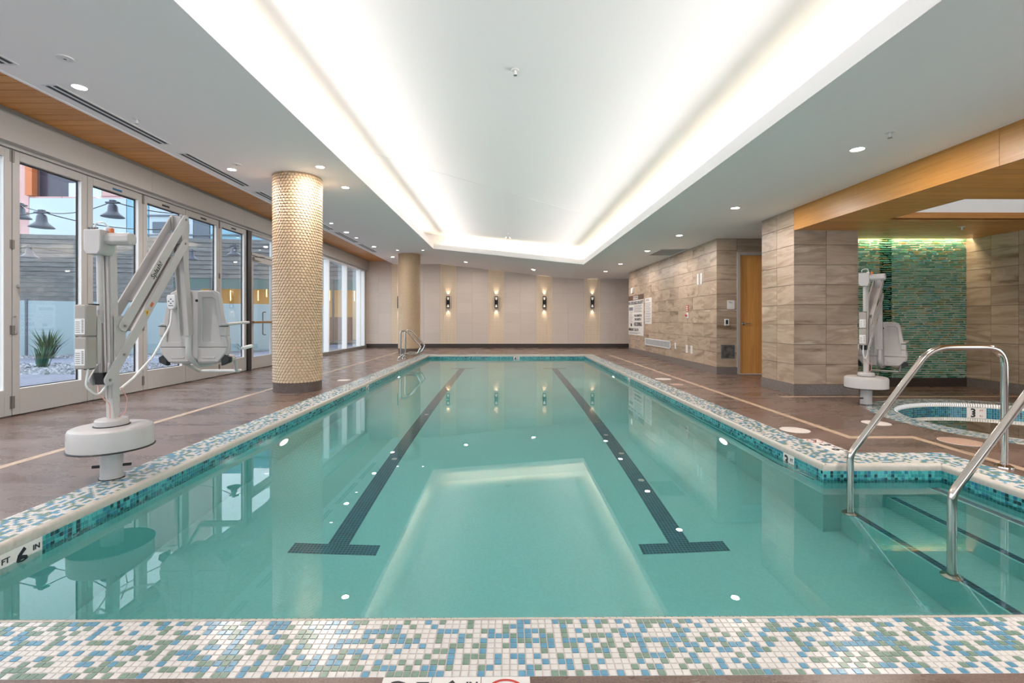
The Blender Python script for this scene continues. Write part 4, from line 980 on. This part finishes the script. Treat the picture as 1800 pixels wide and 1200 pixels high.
# deck depth markers
def deck_marker(x, y, rz, label, kind):
    t = thing('depth_marker_tile', (x, y, 0), label, 'marker', 'depth marker tiles', rz=rz); s = .0735
    box(-s, s, -s, s, 0, .0022).build('plate', M['plate'], t)
    if kind in '346':
        text(kind, .125, M['ink'], (-.02, .005, .003), (1, 0, 0), (0, 1, 0), t, 'numeral', bold=.004)
        text('IN' if kind == '6' else 'FT', .036, M['ink'], (.048, .038, .003), (1, 0, 0), (0, 1, 0), t, 'unit_lettering', bold=.001)
    else:
        m = MB(); n = 40; vs = []
        for r in (.064, .056):
            for k in range(n): a = 2 * math.pi * k / n; vs.append((r * math.cos(a), r * math.sin(a), .003))
        m.add(vs, [(k, (k + 1) % n, n + (k + 1) % n, n + k) for k in range(n)]); m.bar((-.042, .042, .0031), (.042, -.042, .0031), .007, .0006); m.build('red_ring', M['red'], t)
        d = MB(); d.tube([(-.035, -.012, .0035), (.0, .012, .0035), (.03, -.01, .0035)], .004, 6); d.lathe([(.009, 0), (.009, .001)], 12, (.036, -.018, .003)); d.build('diver_figure', M['ink'], t)
for i, (kd, nm) in enumerate((('3', 'near deck tile with a 3 and FT, leftmost of three below the coping'), ('6', 'near deck tile with a 6 and IN, middle of three below the coping'), ('x', 'near deck tile with a red no diving ring, right of the depth figures'))):
    deck_marker(-.305 + .149 * i, oN - .077, 0, nm, kd)
for i, (kd, nm) in enumerate((('3', 'right deck tile with a 3, farthest of three by the bay corner'), ('6', 'right deck tile with a 6, nearest the step bay corner'), ('x', 'right deck tile with a red ring, farthest of the trio'))):
    y = {'6': 3.93, '3': 4.08, 'x': 4.23}[kd]; nm = {'6': 'right deck tile with a 6, nearest the step bay corner', '3': 'right deck tile with a 3, middle of three by the bay corner', 'x': 'right deck tile with a red ring, farthest of the trio by the bay'}[kd]
    deck_marker(oR + .076, y, R(-90), nm, kd)

# ---- handrails into the step bay
def handrail(y, lb):
    t = thing('handrail', (3.68, y, 0), lb, 'handrail', 'stainless handrails at the pool steps'); x0 = -1.15
    pts = fillet([(x0, 0, WZ - .65), (x0, 0, .10), (x0 + .60, 0, .888), (0, 0, .888), (0, 0, 0)], [0, .14, .26, .15, 0], 8)
    MB().tube(pts, .0225, 18).build('rail', M['steel'], t, smooth=50)
    for (x, z) in ((0, 0), (x0, WZ - .65)):
        MB().lathe([(.055, 0), (.053, .010), (.030, .022), (.024, .024)], 24, (x, 0, z)).build('escutcheon', M['steel'], t, smooth=40)
handrail(3.47, 'stainless handrail at the far side of the pool steps, wholly in view')
handrail(2.67, 'nearer stainless handrail running out of the right picture edge')
# ---- grab rails at the far left of the pool
for y, lb in ((12.9, 'nearer curved stainless grab rail at the far left pool edge'), (13.5, 'farther curved stainless grab rail in front of the far column')):
    t = thing('grab_rail', (-2.93, y, 0), lb, 'grab rail', 'pair of figure four grab rails')
    pts = fillet([(0, 0, 0), (0, 0, .80), (.16, 0, .80), (.56, 0, .36), (.46, 0, .17), (.10, 0, .17), (-.055, 0, .06), (-.06, 0, 0)], [0, .13, .13, .09, .09, .1, .06, 0], 6)
    MB().tube(pts, .024, 12).build('rail', M['steel'], t, smooth=50)
    for x in (0, -.06): MB().lathe([(.045, 0), (.043, .01), (.026, .02)], 18, (x, 0, 0)).build('escutcheon', M['steel'], t, smooth=40)

# ---- pool lifts
def stadium(w_, h_, n=8):
    """rounded bar outline from (0,0) to (w,0), half height h/2"""
    r = h_ / 2; out = []
    for k in range(n + 1): a = -math.pi / 2 + math.pi * k / n; out.append((w_ + r * math.cos(a), r * math.sin(a)))
    for k in range(n + 1): a = math.pi / 2 + math.pi * k / n; out.append((r * math.cos(a), r * math.sin(a)))
    return out
def pool_lift(x, y, rz, elev, label, mast_tilt=.05):
    t = thing('pool_lift', (x, y, 0), label, 'pool lift', rz=rz)
    MB().lathe([(.068, 0), (.068, .012), (.064, .013), (.064, .23)], 32).build('socket_post', M['lift'], t, smooth=40)
    ringmesh([(.074, .001), (.074, .006), (.06, .006)], 32).build('base_gasket', M['black'], t)
    pa = R(-34) - rz
    for s in (-1, 1):
        d = Vector((math.cos(R(20) - rz), math.sin(R(20) - rz), 0)); MB().tube([d * s * .062 + Vector((0, 0, .085)), d * s * .11 + Vector((0, 0, .085))], .010, 12).build('locking_pin', M['black'], t, smooth=40)
    pr = [(.236, .218), (.236, .335), (.230, .352), (.215, .361), (.19, .364), (.02, .366)]
    MB().lathe(pr, 64).build('counter_drum', M['lift'], t, smooth=35)
    MB().lathe([(.242, .212), (.244, .217), (.238, .222)], 64).build('drum_trim', M['black'], t, smooth=35)
    MB().lathe([(.098, .364), (.100, .368), (.092, .371)], 40, sx=1, sy=1.08).build('hub_gasket', M['black'], t, smooth=35)
    MB().lathe([(.092, .37), (.092, .402), (.085, .412), (.01, .415)], 40, sx=1, sy=1.08).build('hub', M['lift'], t, smooth=35)
    T = mast_tilt * .6
    def mp(z): return -T * (z - .40) / 1.2            # mast leans back
    MB().prism([(-.027, -.028), (.027, -.028), (.027, .028), (-.027, .028)], (0, .012, .40), (1, 0, 0), (0, 1, 0), (0, -T / 1.2, 1), 1.22).build('mast', M['lift'], t, bevel=.004)
    for xx in (-.018, .010): MB().bar((xx, -.020, .55), (xx, -.020 + mp(1.58), 1.58), .012, .010).build('mast_rib', M['lift2'], t)
    e = Vector((0, math.cos(elev), math.sin(elev))); nn_ = Vector((0, -math.sin(elev), math.cos(elev)))
    A = Vector((0, .035, 1.05)); B = Vector((0, .03, .85)); L = 1.08; A1 = A + e * L; B1 = B + e * L; B0 = B - e * .20
    for (p, ln, nm) in ((A, L, 'upper_arm'), (B0, L + .20, 'lower_arm')):
        m = MB()
        for s in (-1, 1): m.prism([(u, v) for u, v in stadium(ln, .074)], p + Vector((s * .052 - .006, 0, 0)), e, nn_, (1, 0, 0), .012)
        a_ = p + e * (.24 if nm == 'upper_arm' else .42); b_ = p + e * (ln - .13)
        m.prism([(0, -.0), (0, .010), ((b_ - a_).length, .010), ((b_ - a_).length, 0)], a_ + Vector((-.05, 0, 0)) - nn_ * .03, e, nn_, (1, 0, 0), .10)
        m.build(nm, M['lift'], t, bevel=.002, seg=1)
    m = MB()
    for p in (A, B, A1, B1, B0):
        m.tube([p + Vector((-.066, 0, 0)), p + Vector((.066, 0, 0))], .009, 12)
    m.build('pivot_bolt', M['rod'], t, smooth=40)
    m = MB(); m.box(-.062, -.04, -.03, .06, .80, 1.12); m.box(.04, .046, -.03, .06, .80, 1.12); m.build('mast_bracket', M['lift2'], t)
    # head box and motor
    hy = -.10
    m = MB(); m.prism([(-.055, .08), (-.055, -.055), (-.038, -.085), (.038, -.085), (.055, -.055), (.055, .08)], (0, hy - .06, 1.61), (1, 0, 0), (0, 0, 1), (0, 1, 0), .12); m.build('actuator_head', M['lift'], t, bevel=.006)
    m = MB(); m.prism([(-.04, -.02), (-.04, .02), (-.02, .04), (.02, .04), (.04, .02), (.04, -.02), (.02, -.04), (-.02, -.04)], (.045, hy + .01, 1.635), (0, 1, 0), (0, 0, 1), (1, 0, 0), .165); m.build('motor_housing', M['lift'], t, bevel=.005)
    m = MB()
    for k in range(4): m.lathe([(.008, 0), (.008, .016), (.004, .02)], 10, (-.045 + k * .018, hy - .03, 1.688))
    m.build('cable_glands', M['inkg'], t, smooth=40)
    for k in range(2): MB().lathe([(.014, 0), (.014, .028), (.010, .034)], 14, (.035 + .038 * k, hy + .01, 1.675)).build('release_knob', M['orange'] if k else M['white'], t, smooth=40)
    MB().tube(fillet([(-.03, hy, 1.69), (-.03, hy, 1.74), (.03, hy, 1.75), (.04, hy + .05, 1.69)], .025), .005, 8).build('looped_cable', M['white'], t, smooth=40)
    MB().tube([(0, hy, 1.54), (0, hy + .008, 1.10)], .0175, 20).build('actuator_tube', M['lift'], t, smooth=40)
    MB().tube([(0, hy + .007, 1.16), (0, hy + .009, 1.07)], .024, 4).build('tube_collar', M['lift2'], t)
    MB().tube([(0, hy + .008, 1.10), tuple(B0 + Vector((0, 0, .0)))], .011, 14).build('actuator_rod', M['rod'], t, smooth=40)
    m = MB(); m.prism([(-.025, .05), (-.012, -.03), (.012, -.03), (.025, .05)], (-.03, B0.y, B0.z), (0, 1, 0), (0, 0, 1), (1, 0, 0), .06); m.build('rod_clevis', M['black'], t)
    # controller and battery
    by = -.205
    MB().box(-.04, .036, by + .051, by + .078, .80, 1.12).build('controller_plate', M['lift2'], t, bevel=.004)
    bt_ = MB().box(-.037, .037, by - .040, by + .045, .985, 1.19).build('battery_pack', M['battery'], t, bevel=.008)
    b2 = MB().box(-.037, .037, by - .040, by + .045, .775, .982).build('charger_housing', M['battery'], t, bevel=.008)
    def sticker(par, z0, z1):
        o = par; MB().box(-.031, .031, by - .0415, by - .0402, z0, z1).build('printed_label', M['label'], o)
        m = MB()
        for k in range(6): m.box(-.027, .002, by - .0424, by - .0414, z0 + .012 + k * .013, z0 + .015 + k * .013)
        for k in range(9): m.box(.012, .025, by - .0424, by - .0414, z0 + .012 + k * .0095, z0 + .016 + k * .0095)
        m.build('label_print', M['ink'], o)
    sticker(bt_, .985 + .015, 1.10); sticker(b2, .80, .905)
    m = MB(); m.tube([(-.06, by + .065, 1.05), (-.065, by + .065, 1.0)], .004, 6); m.box(-.03, .0, by + .02, by + .07, .765, .778); m.box(.0, .03, by + .02, by + .07, 1.188, 1.198); m.build('latch', M['black'], t)
    MB().tube(fillet([(.0, by + .02, .775), (.0, by + .0, .66), (.01, by + .08, .58), (.02, -.06, .66), (.02, -.05, .80)], .05), .006, 8).build('power_cable', M['white'], t, smooth=40)
    MB().tube(fillet([(-.02, B0.y, B0.z - .03), (.0, -.11, .60), (.03, -.055, .52), (.02, -.04, .42)], .05), .004, 8).build('sensor_cable', plain('pink_cable', (.62, .36, .30), .5) if 'pink_cable' not in bpy.data.materials else bpy.data.materials['pink_cable'], t, smooth=40)
    MB().tube(fillet([(.036, .03, .62), (.05, .07, .54), (.045, .06, .44), (.03, .02, .415)], .05), .0035, 8).build('ground_cable', bpy.data.materials['pink_cable'], t, smooth=40)
    # drop link and seat tube
    top = A1 + Vector((0, 0, .03)); low = Vector((0, A1.y + .10, A1.z - .97))
    m = MB(); m.bar(top, tuple(low), .075, .032, up=(0, 1, 0)); m.build('drop_link', M['lift'], t, bevel=.004)
    m = MB();
    for s in (-1, 1): m.bar(top + Vector((s * .036, -.01, 0)), low + Vector((s * .036, -.01, .01)), .006, .06, up=(0, 1, 0))
    m.build('link_flange', M['lift2'], t)
    yb = low.y + .055; zb = low.z - .235
    MB().tube(fillet([(0, yb - .035, low.z + .03), (0, yb - .035, zb + .05), (0, yb + .1, zb - .03), (0, yb + .32, zb - .03)], .08), .024, 14).build('seat_tube', M['lift'], t, smooth=40)
    # chair
    H0, H1 = zb - .01, zb + .63
    for s in (-1, 1):
        outl = [(.035, H0), (.20, H0), (.235, H0 + .03), (.30, H0 + .09), (.305, H0 + .20), (.275, H0 + .27), (.225, H1 - .06), (.205, H1 - .018), (.165, H1), (.035, H1)]
        outl = [(s * a, b) for a, b in outl]
        sh = MB().prism(outl, (0, yb + .035, 0), (1, 0, 0), (0, 0, 1), (0, 1, 0), .035).build('back_shell', M['lift2'], t, bevel=.012, seg=3)
        inn = [(.075, H0 + .19), (.235, H0 + .19), (.19, H1 - .085), (.165, H1 - .065), (.075, H1 - .065)]
        inn = [(s * a, b) for a, b in inn]
        # raised rim: outline minus panel, as a strip of quads
        rim = MB(); oo = [(.036, H0 + .145), (.300, H0 + .145), (.218, H1 - .055), (.168, H1 - .008), (.036, H1 - .008)]
        oo = [(s * a, b) for a, b in oo]; n5 = 5
        vs = [(a, yb + .022, b) for a, b in oo] + [(a, yb + .022, b) for a, b in inn] + [(a, yb + .037, b) for a, b in inn] + [(a, yb + .037, b) for a, b in oo]
        fs = []
        for i in range(n5):
            j = (i + 1) % n5; fs += [(i, j, n5 + j, n5 + i), (n5 + i, n5 + j, 2 * n5 + j, 2 * n5 + i), (i, j, 3 * n5 + j, 3 * n5 + i)]
        rim.add(vs, fs); rim.build('panel_rim', M['lift2'], sh, bevel=.006, seg=2)
        lw = MB(); lw.prism([(s * .036, H0 + .012), (s * .215, H0 + .012), (s * .285, H0 + .10), (s * .29, H0 + .14), (s * .036, H0 + .14)], (0, yb + .020, 0), (1, 0, 0), (0, 0, 1), (0, 1, 0), .02)
        lw.build('lower_panel', M['lift2'], sh, bevel=.010, seg=2)
        MB().box(min(s * .075, s * .19), max(s * .075, s * .19), yb + .014, yb + .024, H0 + .045, H0 + .060).build('grip_ridge', M['lift2'], sh, bevel=.004)
        # armrest
        ax_ = s * .262; az_ = zb + .33
        ar = MB(); ar.bar((ax_, yb + .02, az_), (ax_, yb + .40, az_ + .02), .052, .024); ar.build('armrest', M['lift'], t, bevel=.008)
        MB().box(min(ax_ - .028, ax_ + .028), max(ax_ - .028, ax_ + .028), yb + .01, yb + .075, az_ - .10, az_ - .012).build('armrest_bracket', M['lift2'], t, bevel=.008)
        MB().box(ax_ - .029, ax_ + .029, yb + .005, yb + .05, az_ - .016, az_ - .010).build('bracket_cap', M['black'], t)
        m = MB(); m.prism([(0, 0), (.07, .03), (.075, .075), (.03, .10), (0, .07)], (s * .235, yb + .03, H0 - .02), (s, 0, 0), (0, 0, 1), (0, 1, 0), .05); m.build('hip_clamp', M['black'], t, bevel=.006)
        m = MB(); m.prism([(0, 0), (.20, -.01), (.22, .03), (.0, .05)], (s * .22, yb + .06, zb), (0, 1, 0), (0, 0, 1), (-s, 0, 0), .03); m.build('seat_side', M['lift2'], t, bevel=.01)
    MB().box(-.19, .19, yb + .06, yb + .34, zb + .01, zb + .05).build('seat_pan', M['lift2'], t, bevel=.02, seg=3)
    MB().prism([(-.037, H0 + .0), (.037, H0), (.037, H1), (-.037, H1)], (0, yb + .05, 0), (1, 0, 0), (0, 0, 1), (0, 1, 0), .03).build('centre_channel', M['lift'], t)
    MB().lathe([(.012, 0), (.012, .012), (.004, .016)], 12).build('back_knob', M['black'], t).matrix_local = Matrix.Translation((.03, yb + .03, H1 - .09)) @ Matrix.Rotation(R(90), 4, 'X')
    # footrest frame
    fz = zb - .115; fy = yb + .44
    fr_ = MB()
    fr_.tube(fillet([(-.12, yb + .06, zb - .0), (-.17, fy - .06, fz), (-.17, fy, fz), (.17, fy, fz), (.17, fy - .06, fz), (.20, yb + .30, zb + .01)], .03), .014, 10)
    fr_.build('footrest_frame', M['lift'], t, smooth=40)
    MB().box(-.17, .17, fy - .09, fy + .03, fz - .004, fz + .012).build('footrest_plate', M['white'], t, bevel=.005)
    MB().bar((.20, yb + .42, zb + .10), (.24, yb + .52, zb + .12), .04, .03).build('leg_pad', M['white'], t, bevel=.008)
    # handset and coiled cord
    hs = MB().prism([(-.038, .05), (-.032, .068), (.032, .068), (.038, .05), (.034, -.03), (.020, -.055), (-.020, -.055), (-.034, -.03)], (-.17, yb - .012, H1 - .11), (1, 0, 0), (0, 0, 1), (0, 1, 0), .03).build('handset', M['white'], t, bevel=.006)
    m = MB()
    for dx, dz in ((0, .03), (-.018, .012), (.018, .012), (0, -.005)): m.box(-.17 + dx - .006, -.17 + dx + .006, yb - .0145, yb - .012, H1 - .11 + dz - .004, H1 - .11 + dz + .004)
    m.box(-.19, -.15, yb - .0145, yb - .012, H1 - .138, H1 - .132); m.build('keypad', M['ink'], hs)
    cpts = fillet([(-.17, yb + .0, H1 - .17), (-.16, yb - .03, H1 - .30), (-.12, yb - .28, zb + .08), (-.05, .25, .66), (.0, .06, .60)], .15, 10)
    MB().tube(cpts, .0085, 8).build('handset_cord', M['white'], t, smooth=40)
    # stickers on the lower arm
    pS = B + e * .36 + Vector((.0592, 0, 0)); u = Vector((0, 1, 0)); v = Vector((0, 0, 1))
    tr_ = MB().prism([(-.022, .022), (.022, .022), (0, -.024)], pS, u, v, (1, 0, 0), .0012).build('warning_sticker', M['yellow'], t)
    MB().prism([(-.003, .014), (.006, .014), (.0, .002), (.005, .002), (-.004, -.014), (-.001, -.002), (-.006, -.002)], pS + Vector((.0012, 0, 0)), u, v, (1, 0, 0), .0006).build('warning_print', M['ink'], tr_)
    pO = B + e * .44 + Vector((.0592, 0, 0))
    MB().prism([(-.018, -.01), (.018, -.01), (.018, .012), (-.018, .012)], pO, e, nn_, (1, 0, 0), .0012).build('orange_sticker', M['orange'], t)
    pD = A + e * .52 + Vector((.0592, 0, 0))
    text('Splash!', .058, M['ink'], pD, tuple(e), tuple(nn_), t, 'arm_lettering', bold=.0005)
    return t
pool_lift(-2.74, 3.29, 0, R(54.2), 'grey pool lift with raised chair standing by the glass doors')
pool_lift(4.64, 6.08, R(-46), R(33), 'smaller looking pool lift in front of the green mosaic by the spa')

# ---- things on the stone wall
def onwall(y, z, lb, cat, name, group=None):
    # local frame: x along the reading direction (towards the camera), z up, -y out of the wall -> rotate so that local -Y = world -X
    t = thing(name, (SXW - .001, y, z), lb, cat, group, rz=R(-90)); return t
t = onwall(15.44, 1.255, 'large white pool rules sign with a brown WARNING header', 'sign', 'warning_sign')
W2 = .89
box(-W2, W2, -.008, 0, -.655, .49).build('sign_board', M['plate'], t); box(-W2, W2, -.010, 0, .495, .655).build('header_board', M['brownsign'], t)
def st(s, size, x, z, m='ink', al='CENTER', sx=1.0, b=.003): text(s, size, M[m], (x, -.0115, z), (1, 0, 0), (0, 0, 1), t, 'sign_lettering', al, b, sx)
box(-.30, .30, -.0112, -.010, .52, .63).build('header_inset', M['label'], t); text('WARNING', .13, M['brownsign'], (0, -.0125, .575), (1, 0, 0), (0, 0, 1), t, 'sign_lettering', bold=.003)
st('NO LIFEGUARD ON DUTY', .15, 0, .40, sx=1.0); box(-.82, -.32, -.0095, -.008, .16, .27).build('grey_panel', M['inkg'], t)
small = MB()
for k in range(5): small.box(-.22, .72 - .1 * (k % 2), -.0092, -.008, .30 - .05 * k, .318 - .05 * k)
for k in range(8): small.box(-.80, -.36 - .06 * (k % 3), -.0092, -.008, .10 - .055 * k, .114 - .055 * k)
for k in range(2): small.box(-.80, .55 - .3 * k, -.0092, -.008, -.58 - .035 * k, -.567 - .035 * k)
small.build('small_print', M['inkg'], t)
st('POOL CAPACITY 28', .095, .28, -.02); st('SPA CAPACITY 6', .10, .28, -.14); st('NO DIVING', .17, .28, -.30, b=.006)
box(-.62, -.45, -.0095, -.008, -.37, -.28).build('pictogram', M['ink'], t); st('EMERGENCY CALL 911', .12, -.25, -.48)
t = onwall(14.05, 1.37, 'narrow white notice right of the pool rules sign', 'sign', 'wall_notice')
box(-.33, .33, -.006, 0, -.39, .39).build('notice_board', M['plate'], t); text('NOTICE', .08, M['ink'], (-.08, -.0068, .32), (1, 0, 0), (0, 0, 1), t, 'sign_lettering')
m = MB()
for k in range(12): m.box(-.27, .24 - .08 * (k % 3 == 2), -.0072, -.006, .22 - .05 * k, .234 - .05 * k)
m.build('small_print', M['inkg'], t)
t = onwall(13.25, .45, 'long white linear air grille low on the stone wall', 'grille', 'wall_grille')
m = MB(); L = 1.12; m.box(-L, L, -.014, 0, .075, .10); m.box(-L, L, -.014, 0, -.10, -.075); m.box(-L, -L + .03, -.014, 0, -.1, .1); m.box(L - .03, L, -.014, 0, -.1, .1); m.build('frame', M['white'], t)
box(-L + .03, L - .03, -.004, 0, -.075, .075).build('grille_back', M['inkg'], t)
gb2 = MB().box(-L + .03, L - .03, -.010, -.004, 0, .006).mesh('grille_bar', M['white'])
for k in range(9): link('grille_bar', gb2, t, loc=(0, 0, -.066 + k * .0155))
def plate(y, z, w_, h_, lb, name='outlet_plate', grp='white outlet and switch plates on the stone wall'):
    t = onwall(y, z, lb, 'outlet' if name == 'outlet_plate' else 'light', name, grp)
    box(-w_, w_, -.007, 0, -h_, h_).build('cover', M['white'], t, bevel=.002, seg=1)
    for s in (-1, 1): box(-w_ * .45, w_ * .45, -.009, -.006, s * h_ * .42 - h_ * .25, s * h_ * .42 + h_ * .25).build('receptacle', M['plate'], t)
plate(11.78, .45, .04, .075, 'single white outlet plate nearest the linear grille'); plate(11.02, .42, .055, .09, 'left of two white outlet plates low on the stone wall'); plate(10.74, .42, .055, .09, 'right of two white outlet plates low on the stone wall')
plate(10.37, 1.99, .045, .12, 'left of two tall white plates high on the stone wall'); plate(10.20, 1.99, .045, .12, 'right of two tall white plates high on the stone wall')
t = onwall(15.8, 2.08, 'small white emergency strobe above the pool rules sign', 'strobe', 'emergency_strobe'); box(-.09, .09, -.05, 0, -.09, .09).build('housing', M['white'], t, bevel=.01); box(-.05, .05, -.058, -.05, -.07, .0).build('strobe_lens', M['plate'], t)
t = onwall(11.0, 1.37, 'small red sign above the emergency pull station', 'sign', 'red_sign'); box(-.075, .075, -.006, 0, -.07, .07).build('plate', M['red'], t)
for k in range(3): box(-.05, .05, -.0075, -.006, .03 - k * .042, .05 - k * .042).build('white_bar', M['label'], t)
t = onwall(10.98, 1.20, 'white emergency station with a red button below the red sign', 'station', 'pull_station'); box(-.05, .05, -.012, 0, -.065, .065).build('cover', M['white'], t, bevel=.003, seg=1)
b_ = MB().lathe([(.02, 0), (.02, .02), (.028, .022), (.028, .035)], 16).build('push_button', M['red'], t, smooth=40); b_.rotation_euler = (R(90), 0, 0); b_.location = (-.01, -.012, 0)
# on the return face
FYR = 9.448
t = thing('room_sign', (4.475, FYR, 1.40), 'square white room sign left of the timber door', 'sign'); box(-.075, .075, -.006, 0, -.09, .09).build('plate', M['plate'], t); m = MB(); m.box(-.05, .0, -.007, -.006, .055, .062); m.box(-.03, .03, -.007, -.006, .035, .045); m.build('faint_print', M['inkg'], t)
t = thing('card_reader', (4.39, FYR, 1.05), 'white framed black card reader left of the timber door', 'reader'); box(-.045, .045, -.014, 0, -.065, .065).build('housing', M['white'], t, bevel=.004); box(-.024, .024, -.016, -.014, -.04, .045).build('screen', M['black'], t)
t = thing('access_panel', (4.415, FYR, .46), 'square steel access panel low beside the timber door', 'panel')
box(-.14, .14, -.005, 0, -.14, .14).build('frame', M['inkg'], t); box(-.122, .122, -.008, -.005, -.122, .122).build('panel_door', plain('smoked_metal', (.20, .19, .18), .35, .7, var=.5, vs=9), t)
